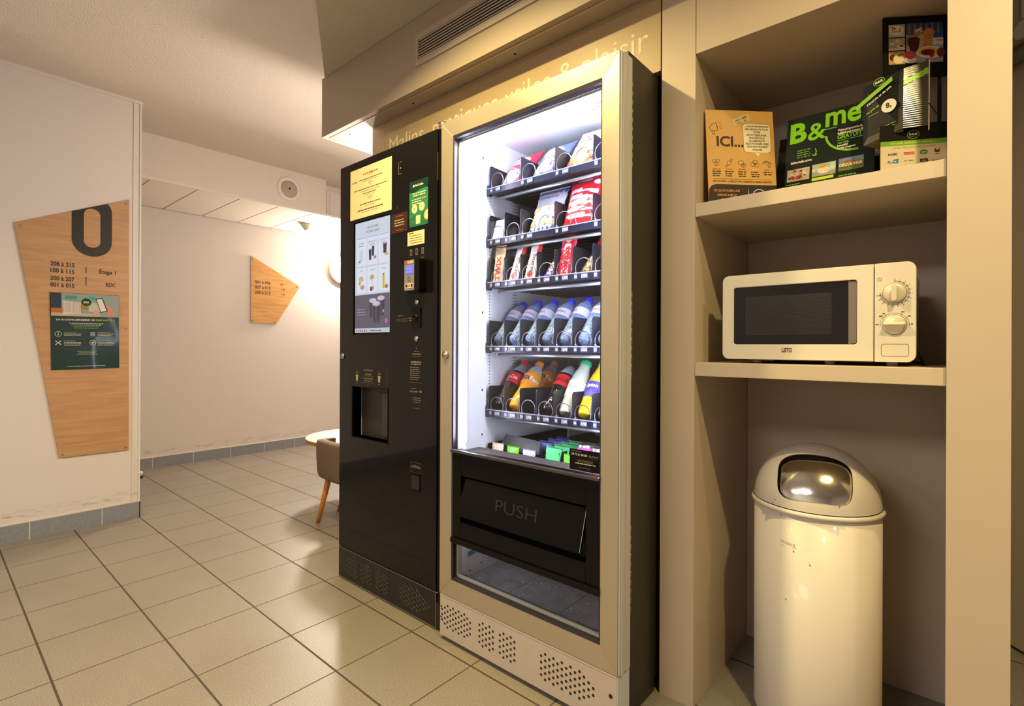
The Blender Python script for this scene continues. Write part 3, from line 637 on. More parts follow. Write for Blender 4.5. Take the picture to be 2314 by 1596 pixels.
for i, rr in enumerate((.0045, .005, .0055, .007, .0075)): m.ring(-1.645+i*.0145, 1.122, rr, .0012, 0, LG2)
m.lines(-1.645, 1.137, -1.60, 0, LG2, .003, 1, seed=42); m.lines(-1.575, 1.126, -1.55, 0, LG2, .0035, 2, .009, seed=43); m.line([(-1.545, 1.135), (-1.538, 1.122), (-1.545, 1.109)], .0012, 0, LG2)
m.build('coin_legend', cm); m = M(XZ(0, CY-.0006, 0))
m.text('RENDU MONNAIE', -1.527, .565, 0, LG, h=.006, w=.052, al='c'); m.line([(-1.556, .585), (-1.556, .548), (-1.530, .548)], .001, 0, LG2); m.line([(-1.520, .548), (-1.496, .548), (-1.496, .585), (-1.556, .585)], .001, 0, LG2); m.lines(-1.55, .573, -1.50, 0, LG2, .003, 1, seed=46)
m.build('change_legend', cm); m = M(XZ(0, CY-.0006, 0))
m.line([(-1.640, 1.735), (-1.640, 1.690), (-1.622, 1.690)], .003, 0, LG2); m.disc(-1.627, 1.712, .003, 0, LG, 10); m.line([(-1.632, 1.735), (-1.618, 1.735)], .002, 0, LG2); m.line([(-1.648, 1.568), (-1.645, 1.556)], .0015, 0, LG2)
m.build('worn_logo', cm)
# small stickers on the door
m = M(XZ(-1.683, CY-.0012, 1.463)); m.rect(0, 0, .102, .075, 0, flat('38241E')); m.lines(.028, .062, .078, .0003, flat('B8402E'), .004, 1, seed=49, fill=.95); m.lines(.012, .046, .09, .0003, LG, .0045, 3, .010, seed=50, fill=.8); m.rect(.028, .008, .074, .011, .0003, flat('A83A2C')); m.build('red_and_brown_sticker', cm)
m = M(XZ(-1.581, CY-.0012, 1.402)); m.rect(0, 0, .100, .052, 0, flat('E2C898')); m.lines(.008, .044, .05, .0003, flat('8A3A2A'), .004, 1, al='l', seed=51); m.lines(.012, .035, .09, .0003, flat('5A4A36'), .0022, 4, .009, seed=52, fill=.9); m.build('cream_sticker', cm)
m = M(XZ(0, CY-.0010, 0))
for i, c in enumerate(('1E1C1C', 'C8C09A', 'D8C0B0', 'C05040')):
    z = 1.317-.0265*i; m.rect(-1.586, z-.008, -1.568, z+.009, 0, flat(['5A5650', 'A8A890', 'B89080', 'D8CFC0'][i])); m.disc(-1.577, z, .005, .0002, flat(['2A2826', '6A8A60', '8A5040', 'C8502E'][i]), 12)
m.build('payment_logos', cm)
# card reader
m = M(); m.rbox(-1.562, -1.470, CY-.034, CY-.0005, 1.222, 1.345, M_blackpl, .010, 4, 'y'); m.build('card_reader', cm, bevel=.003); rd = bpy.context.scene.objects['card_reader']
m = M(XZ(-1.556, CY-.0346, 1.228)); m.poly(rrect(0, 0, .058, .112, .003), 0, mat('reader_grey', (.22, .21, .20), .4)); m.poly(rrect(.008, .060, .052, .092, .002), .0008, glow('7C78F0', 1.1)); m.rect(.014, .070, .046, .071, .001, glow('C8C4FF', 1)); m.lines(.012, .080, .05, .001, glow('B8B4FF', 1), .003, 1, seed=55)
m.rect(.006, .098, .052, .108, .0008, flat('B8A060')); m.rect(.006, .098, .018, .108, .001, flat('B83A2A')); m.rect(.040, .100, .050, .106, .001, flat('D8D040')); m.ring(.029, .042, .010, .0012, .0008, flat('5A5652')); m.ring(.029, .042, .006, .0012, .0008, flat('5A5652'))
m.rect(.004, .008, .054, .026, .0008, flat('D0C4B0')); m.rect(.008, .011, .020, .023, .001, flat('2A2826')); m.disc(.030, .017, .005, .001, flat('C8402E'), 12); m.rect(.040, .011, .050, .023, .001, flat('2A2826')); m.build('reader_face', rd)
def knob(name, x, z, r, par, mm=M_steel, y=CY, proud=.006):
    m = M(); m.lathe([(r, 0), (r, proud*.6), (r*.8, proud), (.0005, proud)], mm, (x, y, z), n=24, ax='y'); return m.build(name, par)
knob('push_button', -1.521, 1.187, .0105, cm); knob('push_button', -1.524, 1.049, .0105, cm)
m = M(); m.rbox(-1.550, -1.500, CY-.004, CY-.0004, 1.09, 1.165, M_blackpl, .004, 3, 'y'); m.build('coin_plate', cm, bevel=.001)
m = M(); m.lathe([(.015, 0), (.013, .006), (.010, .007), (.009, .001), (.001, .001)], M_blackpl, (-1.528, CY-.004, 1.128), n=28, ax='y', caps=False); m.build('coin_slot', cm)
m = M(); m.box(-1.551, -1.500, CY-.003, CY-.0002, .478, .544, M_blackpl); m.box(-1.547, -1.504, CY-.0035, CY-.003, .486, .536, M_dark); m.build('coin_return_flap', cm)
lk = knob('lock', -2.034, .977, .013, cm, M_steel); 
m = M(); m.lathe([(.006, 0), (.0055, .0015), (.001, .0015)], M_brass, (-2.034, CY-.0062, .977), n=16, ax='y'); m.build('key_cylinder', lk)
# kick plate
m = M(); m.box(CX0, CX1, CY, CY+.03, .006, .138, M_blackk); m.box(CX0, CX1+.01, CY-.0004, CY+.002, .136, .1375, M_scratch); m.box(CX0, CX1, CY-.0004, CY, .006, .0085, M_scratch); m.box(CX1-.0015, CX1+.0004, CY-.0003, CY+.002, .01, .135, M_scratch)
m.box(CX1, CX1+.018, CY+.002, CY+.05, .006, .10, M_blackk)
rim = mat('hole_rim', (.20, .17, .14), .5)
for x, cols, mir in ((-2.035, G_A, 1), (-1.882, G_B, 0), (-1.770, G_B, 0), (-1.612, G_A, 1)):
    holes(m, CY-.0008, x, .075, cols[:8] if len(cols) > 5 and x < -1.9 else cols, mir and x > -1.9, .0185, .0165, .0052, M_slot, rim)
m.build('kick_plate', cm)

# paper and sticker stuck on the coffee machine
pn = thing('paper_notice', 'cream paper notice with small print taped high on the black machine', 'notice', (-1.83, CY-.001, 1.66))
m = M(XZ(-1.977, CY-.0022, 1.560)); m.rect(0, 0, .296, .212, 0, mat('cream_paper', hx('EAD9A6'), .6, noise=.02, nscale=15)); m.build('sheet', pn)
m = M(XZ(-1.977, CY-.0027, 1.560)); KB, RD, BL = flat('4A3A22'), flat('C8602E'), flat('8A9690')
m.lines(.094, .178, .202, 0, RD, .0062, 1, seed=59, fill=.97); m.lines(.13, .173, .18, 0, BL, .002, 1, seed=60); m.text('è neocoffee', .012, .155, 0, KB, h=.006, w=.040, bold=.02)
m.lines(.06, .158, .24, 0, KB, .0028, 1, seed=61, fill=.95); m.lines(.07, .151, .22, 0, BL, .0022, 1, seed=62); m.lines(.13, .140, .165, 0, RD, .0028, 1, seed=63); m.lines(.137, .132, .16, 0, BL, .002, 1, seed=64)
m.lines(.030, .118, .27, 0, KB, .003, 1, seed=65, fill=.98); m.lines(.06, .109, .24, 0, BL, .0022, 1, seed=66); m.lines(.08, .098, .21, 0, KB, .0028, 1, seed=67); m.lines(.09, .090, .20, 0, BL, .002, 1, seed=68)
m.lines(.12, .079, .175, 0, RD, .003, 1, seed=69); m.lines(.13, .071, .165, 0, BL, .002, 1, seed=70); m.lines(.07, .055, .225, 0, KB, .0036, 1, seed=71, fill=.97); m.lines(.10, .047, .20, 0, BL, .002, 1, seed=72)
m.lines(.055, .030, .245, 0, KB, .0042, 1, seed=73, fill=.99); m.lines(.065, .022, .23, 0, BL, .0022, 1, seed=74); m.build('print', pn)
gs = thing('sticker', 'green app sticker with rounded corners high on the black machine door', 'sticker', (-1.515, CY-.001, 1.56))
GD, GM, CR = flat('14352C', .3), flat('2F7A57', .3), flat('E8D49A')
m = M(XZ(-1.570, CY-.0015, 1.471)); m.poly(rrect(0, 0, .109, .172, .008), 0, GM); m.build('sheet', gs)
m = M(XZ(-1.570, CY-.0019, 1.471)); m.poly([(.0, .132), (.03, .128), (.06, .136), (.09, .140), (.109, .136), (.109, .165), (.102, .172), (.008, .172), (0, .165)], 0, GD); m.text('MaxiCoffee', .058, .150, .0004, CR, h=.008, w=.050, al='c', bold=.02); m.disc(.026, .153, .005, .0004, CR, 14)
m.lines(.016, .122, .10, .0003, CR, .0042, 2, .0085, seed=80, fill=.9); m.lines(.016, .099, .088, .0003, CR, .0038, 3, .0085, al='l', seed=81, fill=.75); m.rect(.076, .098, .098, .103, .0004, flat('D8902E'))
m.disc(.032, .066, .0165, .0003, CR, 24); m.disc(.074, .070, .0165, .0003, CR, 24); m.lines(.022, .064, .042, .0005, flat('B8A060'), .005, 1, seed=82); m.lines(.064, .068, .084, .0005, flat('B8A060'), .005, 1, seed=83)
m.poly([(0, .03), (.03, .046), (.06, .03), (.09, .052), (.109, .045), (.109, .012), (.1, .0), (.008, 0), (0, .01)], .0001, flat('256A4A', .3)); m.poly([(.109, .055), (.098, .054), (.089, .044), (.086, .032), (.09, .022), (.1, .016), (.109, .016)], .0004, flat('E0A040')); m.poly([(.109, .050), (.100, .049), (.093, .041), (.091, .032), (.095, .025), (.102, .021), (.109, .021)], .0005, flat('F0D8A0'))
m.poly(rrect(.040, .008, .066, .040, .002), .0004, flat('C8C890')); m.lines(.012, .018, .034, .0004, flat('A06030'), .003, 1, seed=84); m.build('print', gs)

# ================================================================== SNACK MACHINE
sm = thing('snack_machine', 'brightly lit glass-fronted snack and drinks vending machine with champagne metal frame', 'vending machine', (-1.01, 1.5, 0))
SX0, SX1, SY = -1.3625, -.664, 1.195
gx0, gx1 = -1.304, -.7185
IX0, IX1, IYB = -1.292, -.722, 1.87      # inside of the cabinet
m = M()   # cabinet: sides, top, back, floor, all one shell
m.box(-1.350, IX0-.004, 1.262, 1.95, .04, 1.83, M_body); m.box(IX1+.004, -.675, 1.262, 1.95, .04, 1.83, M_body)
m.box(IX0-.004, IX1+.004, 1.262, 1.95, 1.795, 1.83, M_body); m.box(IX0-.004, IX1+.004, IYB+.004, 1.95, .04, 1.795, M_body); m.box(IX0-.004, IX1+.004, 1.262, 1.95, .04, .20, M_body)
m.box(-1.33, -.69, 1.24, 1.93, 0, .04, M_dark); m.box(-.6755, -.6745, 1.2625, 1.436, 0.0, .04, M_body)
m.build('cabinet', sm)
m = M()   # white insulated liner
m.box(IX0-.004, IX0, 1.236, IYB, .20, 1.795, M_liner); m.box(IX1, IX1+.004, 1.236, IYB, .20, 1.795, M_liner)
m.box(IX0, IX1, IYB, IYB+.004, .20, 1.795, M_liner); m.box(IX0, IX1, 1.25, IYB, 1.782, 1.786, M_liner)
for z in [.78+.0115*k for k in range(74)]:          # perforated tray rack strips on the left wall
    m.box(IX0, IX0+.0008, 1.368, 1.371, z, z+.004, M_dark); m.box(IX0, IX0+.0008, 1.50, 1.525, z+.002, z+.0045, mat('rack_slot', (.25, .26, .34), .6))
for z in (1.70, 1.14, .86, .70): m.box(IX0, IX0+.0008, 1.33, 1.336, z, z+.008, M_dark)
m.build('liner', sm)
m = M(); m.box(IX0, IX1, 1.236, IYB, .205, .217, M_linerfloor); 
for x in (-1.10, -.90): m.box(x-.001, x+.001, 1.24, IYB, .217, .2174, M_dark)
g = random.Random(3)
for k in range(70):
    x, y = g.uniform(-1.2, -.74), g.uniform(1.26, 1.6); e = g.uniform(.0008, .0022); m.box(x-e, x+e, y-e, y+e, .217, .2178, mat('crumb', (.5, .5, .5), .7))
m.build('bin_floor', sm)
m = M(YZ(IX0+.0004, 0, 0)); m.line([(1.262, .335), (1.262, .235), (1.27, .235), (1.27, .225)], .0008, .0005, flat('8A8E98')); m.line([(1.27, .228), (1.37, .228)], .0008, .0005, flat('8A8E98'))
for y, z in ((1.275, .335), (1.275, .232), (1.33, .24), (1.338, .242), (1.36, .315)): m.disc(y, z, .003, .0006, flat('3A3A40'), 10)
m.rect(1.265, .285, 1.30, .30, .0006, flat('2A6AC0')); m.lines(1.268, .290, 1.298, .0008, flat('18427A'), .004, 1, seed=90); m.build('liner_sticker', sm)
# champagne door frame with mitred corners
def mitre(m, pts_o, pts_i, y0, y1, mm):
    for k in range(4):
        a, b, c, d = pts_o[k], pts_o[(k+1) % 4], pts_i[(k+1) % 4], pts_i[k]
        m.add([(a[0], y0, a[1]), (b[0], y0, b[1]), (c[0], y0+.002, c[1]), (d[0], y0+.002, d[1]), (a[0], y1, a[1]), (b[0], y1, b[1]), (c[0], y1, c[1]), (d[0], y1, d[1])],
              [(0, 1, 2, 3), (7, 6, 5, 4), (0, 4, 5, 1), (1, 5, 6, 2), (2, 6, 7, 3), (3, 7, 4, 0)], mm)
for k in range(4):
    O = [(SX0, .160), (SX1, .160), (SX1, 1.801), (SX0, 1.801)]; I = [(gx0, .2225), (gx1, .2225), (gx1, 1.744), (gx0, 1.744)]
    m = M(); a, b, c, d = O[k], O[(k+1) % 4], I[(k+1) % 4], I[k]; e = .0004
    y0, y1 = SY, 1.250
    m.add([(a[0], y0, a[1]), (b[0], y0, b[1]), (c[0], y0+.002, c[1]), (d[0], y0+.002, d[1]), (a[0], y1, a[1]), (b[0], y1, b[1]), (c[0], y1, c[1]), (d[0], y1, d[1])],
          [(0, 1, 2, 3), (7, 6, 5, 4), (0, 4, 5, 1), (1, 5, 6, 2), (2, 6, 7, 3), (3, 7, 4, 0)], M_frame)
    m.build('door_frame', sm, bevel=.0012)
m = M(); m.box(SX1, SX1+.004, SY+.003, 1.252, .162, 1.799, M_frameside); m.box(SX1+.004, SX1+.007, SY+.010, SY+.022, .162, 1.799, M_frameside); m.box(SX1+.002, SX1+.006, SY+.036, 1.254, .162, 1.799, M_frameside)
m.build('door_side_profile', sm, bevel=.0008)
m = M(); m.box(-.676, -.662, 1.254, 1.262, .162, 1.80, M_dark)
for z in (1.70, 1.62, 1.54, 1.0, .45, .40, .35): m.lathe([(.004, 0), (.003, .002), (.001, .002)], M_steel, (-.675, 1.272, z), n=10, ax='x')
m.build('door_gap_seal', sm)
for z0, z1 in ((1.50, 1.74), (.93, 1.17), (.30, .54)):
    m = M()
    for k in range(10): m.lathe([(.0035, z0+k*(z1-z0)/10+.001), (.0035, z0+(k+1)*(z1-z0)/10-.001)], mat('hinge_bronze', (.16, .12, .08), .45, metal=.5), (-.660, 1.256, 0), n=10)
    m.build('hinge', sm)
# black gasket and inner pale profile round the glass
m = M()
O = [(gx0, .2225), (gx1, .2225), (gx1, 1.744), (gx0, 1.744)]; I = [(gx0+.006, .2285), (gx1-.003, .2285), (gx1-.003, 1.734), (gx0+.006, 1.734)]
mitre(m, O, I, SY+.001, 1.245, mat('gasket', (.018, .014, .022), .5)); m.build('gasket', sm)
m = M(); m.box(gx0+.006, gx1-.003, 1.216, 1.226, .2285, .236, M_frameside); m.box(gx0+.007, gx0+.012, 1.216, 1.236, .2285, 1.73, M_frameside); m.box(gx0+.006, gx1-.003, 1.216, 1.226, 1.722, 1.730, M_frameside); m.build('inner_profile', sm)
m = M(); m.box(gx0+.0015, gx1-.0015, 1.205, 1.209, .667, 1.742, M_glass); m.box(gx0+.0015, gx1-.0015, 1.205, 1.209, .224, .357, M_glass); m.build('glass_pane', sm)
# led tubes inside the door
m = M(); m.lathe([(.006, .70), (.006, 1.70)], M_led, (gx0+.022, 1.234, 0), n=12); m.build('led_tube', sm)
m = M(); m.lathe([(.006, .70), (.006, 1.70)], M_led, (gx1-.014, 1.240, 0), n=12); m.build('led_tube', sm)
m = M(); m.lathe([(.006, gx0+.03), (.006, gx1-.02)], M_led, (0, 1.236, 1.715), n=12, ax='x'); m.build('led_tube', sm)
m = M(); m.lathe([(.005, .38), (.005, .64)], mat('chamber_fill_tube', (.78, .82, 1.0), .5, emit=45), (gx0+.030, 1.246, 0), n=12); m.build('led_tube', sm)  # added dim tube hidden behind the lower panel, brightens the bin chamber
m = M(); m.box(gx0+.014, gx0+.030, 1.241, 1.246, .69, 1.69, mat('led_reflector', (.35, .36, .55), .3)); m.build('tube_holder', sm)
# black lower panel with push flap
pz0, pz1 = .357, .667
m = M(); fx0, fx1, fz0, fz1 = -1.262, -.765, .428, .585
y0, y1 = 1.199, 1.235
m.box(gx0, fx0, y0, y1, pz0, pz1, M_blackpl); m.box(fx1, gx1, y0, y1, pz0, pz1, M_blackpl); m.box(fx0, fx1, y0, y1, fz1, pz1, M_blackpl); m.box(fx0, fx1, y0, y1, pz0, fz0, M_blackpl)
m.box(fx0-.03, fx1+.03, y1, y1+.004, fz0-.03, fz1+.03, M_dark); m.box(gx0, gx1, 1.188, y0, pz1-.006, pz1+.004, mat('dark_lip', (.05, .045, .06), .3)); m.box(gx0, gx1, 1.190, y0, pz0-.004, pz0+.014, M_blackpl)
m.box(gx0+.006, gx1-.003, y1-.004, 1.322, pz1-.012, pz1-.006, mat('dark_ledge', (.05, .04, .045), .5))
lp = m.build('lower_panel', sm, bevel=.002)
m = M()   # tapered flap, top tipped inwards
a = [(-1.246, fz1-.008), (-.769, fz1-.008), (-.781, .452), (-1.272, .450)]
m.add([(a[0][0], 1.206, a[0][1]), (a[1][0], 1.206, a[1][1]), (a[2][0], 1.190, a[2][1]), (a[3][0], 1.190, a[3][1]), (a[0][0], 1.216, a[0][1]), (a[1][0], 1.216, a[1][1]), (a[2][0], 1.204, a[2][1]), (a[3][0], 1.204, a[3][1])],
      [(3, 2, 1, 0), (4, 5, 6, 7), (0, 1, 5, 4), (1, 2, 6, 5), (2, 3, 7, 6), (3, 0, 4, 7)], M_blackpl)
fl = m.build('push_flap', sm, bevel=.0015)
m = M(frame((-1.10, 1.1975-.0008, .500), (1, 0, 0), (0, .016, .125))); E1 = mat('embossed_letter', (.020, .018, .016), .18); m.text('PUSH', 0, .0, .0012, E1, h=.038, w=.165); m.build('embossed_word', fl)
m = M(); m.add([(-.768, 1.2055, fz1-.01), (-.766, 1.2055, fz1-.01), (-.778, 1.1895, .455), (-.780, 1.1895, .455)], [(0, 1, 2, 3)], mat('flap_edge', (.25, .24, .25), .3)); m.build('flap_edge', fl)
# lock
lk = knob('lock', -1.335, .992, .014, sm, M_steel, SY, .008)
m = M(); m.lathe([(.007, 0), (.006, .002), (.001, .002)], M_brass, (-1.335, SY-.008, .992), n=16, ax='y'); m.build('key_cylinder', lk)
# kick plate
m = M(); m.box(-1.3605, -.667, 1.197, 1.24, .016, .1565, M_kick); m.box(-.667, -.6645, 1.1985, 1.262, .016, .158, mat('pale_blue_side', (.55, .60, .66), .5)); m.box(-1.35, -.68, 1.225, 1.27, 0, .016, M_dark)
m.box(-1.3605, -.667, 1.196, 1.2, .1545, .1585, mat('kick_edge', (.66, .56, .40), .5))
for x, cols, mir in ((-1.349, G_A, 0), (-1.168, G_B, 0), (-1.078, G_B, 0), (-.915, G_A, 1)):
    if len(cols) > 5: cols = [3, 4, 5, 4, 5, 4, 5, 4, 5, 4, 3] if not mir else [4, 5, 4, 5, 4, 5, 4, 5, 4, 5, 4, 3, 2][::-1]
    holes(m, 1.1967, x, .088, cols, mir, .0185, .0138 if len(cols) > 5 and not mir else (.0150 if not mir else .0148), .0043, M_slot)
for x, z, r in ((-1.354, .115, .004), (-1.354, .078, .004), (-.684, .10, .006)): holes(m, 1.1966, x, z, [1], 0, .01, .01, r, M_slot)
m.build('kick_plate', sm)
# marks on the glass
m = M(XZ(-.7415, 1.2045, 1.682)); LGc = mat('glass_logo_grey', (.40, .40, .48), .5); m.ring(0, 0, .0155, .0028, 0, LGc, a0=110, a1=410); m.ring(0, 0, .0085, .0025, 0, LGc, a0=110, a1=400); m.line([(.004, .002), (.010, .022), (.013, .034)], .0035, 0, LGc); m.build('glass_logo', sm)
m = M(XZ(-.8225, 1.2042, .6775)); m.poly(rrect(0, 0, .0985, .0585, .003), 0, flat('0C0B0B', .3)); m.lines(.006, .052, .05, .0003, LG2, .0022, 1, al='l', seed=95); m.text('04 72 01 84 88', .007, .041, .0003, flat('C8C0B4'), h=.0062, w=.050, bold=.015); m.text('ARLEMAGIE', .061, .041, .0003, flat('8A867E'), h=.0052, w=.033)
m.rect(.062, .037, .094, .0375, .0003, LG2); m.lines(.018, .028, .086, .0003, LG2, .0022, 2, .0045, seed=96); m.lines(.018, .0185, .086, .0003, flat('C8C0B4'), .0024, 1, seed=97, fill=.97); m.lines(.022, .008, .078, .0003, LG2, .0016, 1, seed=98); m.build('phone_number_card', sm)

# trays -------------------------------------------------------------
PIT = .0725; TX = -1.275; TY = 1.35
def colx(c, wd=1): return TX+(c+wd/2)*PIT
LB = mat('label_paper', (.10, .11, .17), .5); LW = mat('label_print', (.8, .82, .9), .5)
def spiral(tray, x, z, r, depth=.50, turns=6, start=200):
    m = M(); n = turns*20
    pts = [(x+r*math.cos(R(start)+2*PI*k/20), TY+.001+(.004*k/20 if k < 20 else .004+depth*(k-20)/(n-20)), z+r*math.sin(R(start)+2*PI*k/20)) for k in range(n+1)]
    m.tube(pts, .0019, M_wire, 6); m.build('spiral', tray)
def tray(zr0, zr1, zd, cells, nums, price, ltxt=True):
    """cells: list of (first column, width in columns); dividers stand at each cell edge"""
    m = M(); m.box(TX-.004, -.728, TY+.002, 1.85, zr0+.004, zr0+.007, M_tray)
    for k in range(14): m.box(TX, -.728, 1.40+k*.032, 1.403+k*.032, zr0+.0015, zr0+.004, M_tray)
    t = m.build('tray', sm)
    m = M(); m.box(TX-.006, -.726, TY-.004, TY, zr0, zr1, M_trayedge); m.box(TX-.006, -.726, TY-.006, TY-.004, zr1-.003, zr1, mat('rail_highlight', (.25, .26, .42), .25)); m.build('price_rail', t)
    m = M(); m.tube([(TX+.02, TY+.03, zr0-.010), (-.74, TY+.03, zr0-.010)], .006, mat('motor_bar', (.50, .52, .60), .3, metal=.8), 10)
    m.box(TX-.012, TX-.002, TY-.002, TY+.016, zr0-.004, zr1+.012, M_trayedge); m.build('slide_bar', t)
    xs = sorted({c for c, w_ in cells} | {c+w_ for c, w_ in cells})
    for c in xs:
        if c > 7: continue
        x = TX+c*PIT; m = M(); d0 = TY+.001
        prof = [(d0, zr0+.006), (1.84, zr0+.006), (1.84, zd-.02), (d0+.02, zd), (d0+.004, zd), (d0, zd-.006)]
        m.prism(prof, x-.0009, x+.0009, M_tray, lambda a, b, c_: (c_, a, b)); m.box(x-.0014, x+.0014, d0-.001, d0+.001, zr0+.01, zd-.006, M_trayedge); m.build('divider', t)
    for i, (c, w_) in enumerate(cells):
        if c > 6: continue
        if w_ == 1: spiral(t, colx(c), zr0+.007+.032, .0305)
        else:
            spiral(t, TX+c*PIT+.033, zr0+.007+.036, .030); spiral(t, TX+(c+w_)*PIT-.037, zr0+.007+.036, .030, start=-20)
    m = M(XZ(0, TY-.0062, 0)); zc = (zr0+zr1)/2; h = (zr1-zr0)*.62
    for i, (c, w_) in enumerate(cells):
        if c > 6: continue
        xa = TX+c*PIT
        m.rect(xa+.008, zc-h/2, xa+.020, zc+h/2, 0, LB); m.text(nums[i], xa+.014, zc-h*.22, .0003, LW, h=h*.46, al='c', bold=.02)
        if price:
            m.rect(xa+.034, zc-h/2, xa+.058, zc+h/2, 0, LB); m.text(price[i] if isinstance(price, list) else price, xa+.046, zc-h*.22, .0003, LW, h=h*.46, w=.021, al='c', bold=.02)
        m.rect(xa+PIT*w_-.0008, zr0+.002, xa+PIT*w_, zr1-.002, 0, M_tray)
    m.build('price_label', t)
    return t
tray(1.571, 1.593, 1.676, [(0, 2), (2, 2), (4, 2), (6, 2)], ['12', '14', '16', '18'], '1,80€')
tray(1.384, 1.408, 1.497, [(0, 1), (1, 1), (2, 2), (4, 2), (6, 2)], ['21', '22', '24', '26', '28'], ['1,80€', '1,80€', '4,80€', '2,00€', '2,00€'])
one = [(c, 1) for c in range(8)]
tray(1.230, 1.254, 1.341, one, ['3%d' % (c+1) for c in range(8)], '1,70€')
tray(1.002, 1.024, 1.116, one, ['4%d' % (c+1) for c in range(8)], '1,80€')
tray(.771, .796, .879, one, ['5%d' % (c+1) for c in range(8)], '2,70€')
# bottom drawer
m = M(); m.box(TX-.004, -.728, TY-.02, 1.85, .590, .594, M_tray); m.box(TX-.004, TX-.001, TY, 1.85, .594, .672, M_tray); m.box(TX-.004, -.728, TY-.024, TY-.02, .590, .658, M_tray)
t6 = m.build('drawer', sm)
for c in (2, 3, 4, 5, 6):
    m = M(); x = TX+c*PIT; m.box(x-.0009, x+.0009, TY+.03, 1.84, .594, .672, M_tray); m.build('divider', t6)
m = M(); m.box(TX+.3, -.728, 1.55, 1.84, .672, .674, mat('grey_plate', (.30, .33, .36), .4)); m.build('cover_plate', t6)

# products ------------------------------------------------------------
def bulge(u, v, d, crimp=.10): return d/2*max(0, 1-abs(u)**3)*math.sin(PI*min(max((v-crimp*.5)/(1-crimp), 0), 1))**.55
def pillow(m, w_, h, d, mf, n=20, k=28, crimp=.10):
    """sealed pouch standing on its lower edge, front towards -Y, local origin at bottom centre"""
    def P(i, j, s):
        u = -1+2*i/n; v = j/k; t = max(0, 1-abs(u)**3)*math.sin(PI*min(max((v-crimp*.5)/(1-crimp), 0), 1))**.55
        wv = 1-.07*math.sin(PI*v)**2; cr = .0012*math.sin(i*2.1+j*1.3)+.0010*math.sin(i*1.1-j*2.3)
        return (u*w_/2*wv, -s*(d/2*t)+(cr if 0 < j < k else 0), v*h)
    for s in (1, -1):
        for j in range(k):
            for i in range(n):
                q = [P(i, j, s), P(i+1, j, s), P(i+1, j+1, s), P(i, j+1, s)]
                if s < 0: q = q[::-1]
                m.add(q, [(0, 1, 2, 3)], mf(i/n, (j+.5)/k), True)
    return m
def foil(h, r=.28): return mat('foil_'+h, h, r, coat=.3)
def place_bag(name, label, x, y, z, lean, w_, h, d, mf, deco=None, group=None, yaw=0, roll=0, cat='snack'):
    t = thing(name, label, cat, (x, y, z), group); t.rotation_euler = (R(-lean), R(roll), R(yaw))
    W[t.name] = Matrix.Identity(4)
    m = M(); pillow(m, w_, h, d, mf); m.build('pouch' if cat != 'chocolate bar' else 'wrapper', t, local=True, weld=True)
    if deco:
        m = M(); deco(m)
        m.v = [Vector((p.x, -bulge(2*p.x/w_, p.y/h, d)-.0014-p.z*.6, p.y)) for p in m.v]; m.build('print', t, local=True)
    return t
z1 = 1.578+.003
c_red, c_wh, c_bl, c_cr, c_or = foil('C01E3C'), foil('E6E2EA'), foil('5A6C9A'), foil('F0D8BC'), foil('E0703A')
def deco1(m):
    m.sdisc(0, .135, .040, 0, foil('F0D0D8'), 24, .026); m.lines(-.022, .130, .022, .0005, foil('B01838'), .006, 2, .011, seed=1); m.sdisc(.0, .055, .034, 0, foil('E8C8C0'), 20, .030); m.sdisc(-.01, .052, .016, .0005, foil('F4ECE0'), 14)
    pass
place_bag('snack_pouch', 'red and white crisp packet at the left of the top row', colx(0, 2), TY+.026, z1, 38, .125, .205, .050, lambda u, v: c_red if v > .55 or v < .12 else (foil('E8B4BC') if u < .3 else c_red), deco1, 'packets on the top row')
def deco2(m):
    m.sdisc(0, .135, .042, 0, c_wh, 24, .028); m.lines(-.022, .130, .022, .0005, c_bl, .006, 2, .011, seed=2); m.sdisc(.008, .060, .036, 0, foil('D8B0C0'), 20, .030); m.sdisc(-.015, .05, .018, .0005, foil('F0E8F0'), 14); m.lines(-.04, .100, .04, 0, c_wh, .006, 2, .011, seed=6)
place_bag('snack_pouch', 'grey-blue crisp packet in the middle of the top row', colx(2, 2), TY+.026, z1, 38, .125, .205, .050, lambda u, v: c_bl if v > .42 else (c_wh if u < .35 else c_bl), deco2, 'packets on the top row')
def deco3(m):
    m.sdisc(0, .055, .036, 0, foil('E89050'), 24, .032); m.sdisc(.01, .05, .02, .0005, foil('F4C890'), 14); m.lines(-.035, .140, .035, .0005, foil('B06040'), .010, 2, .020, seed=3)
place_bag('snack_pouch', 'cream and orange crisp packet at the right of the top row', colx(4, 2), TY+.026, z1, 36, .130, .220, .055, lambda u, v: c_cr if v > .25 else c_or, deco3, 'packets on the top row')
place_bag('snack_pouch', 'purple packet cut off by the frame in the top row', colx(6, 2), TY+.06, z1, 36, .125, .19, .045, lambda u, v: foil('6A3A8A'), None, 'packets on the top row')
z2 = 1.391+.003
b = thing('snack_carton', 'mint-white carton at the left end of the second row', 'snack', (colx(0), TY+.022, z2)); b.rotation_euler = (R(-20), 0, R(4)); W[b.name] = Matrix.Identity(4)
m = M(); m.box(-.032, .032, -.018, .018, 0, .088, foil('D8F0EA', .4)); m.build('box', b, local=True, bevel=.0015); m = M(frame((0, -.0185, 0), (1, 0, 0), (0, 0, 1))); m.line([(-.022, .06), (.02, .06), (.02, .074), (-.022, .074), (-.022, .06)], .0008, 0, foil('A8B8C0')); m.rect(-.032, 0, .032, .008, 0, foil('B0E8DC')); m.build('print', b, local=True)
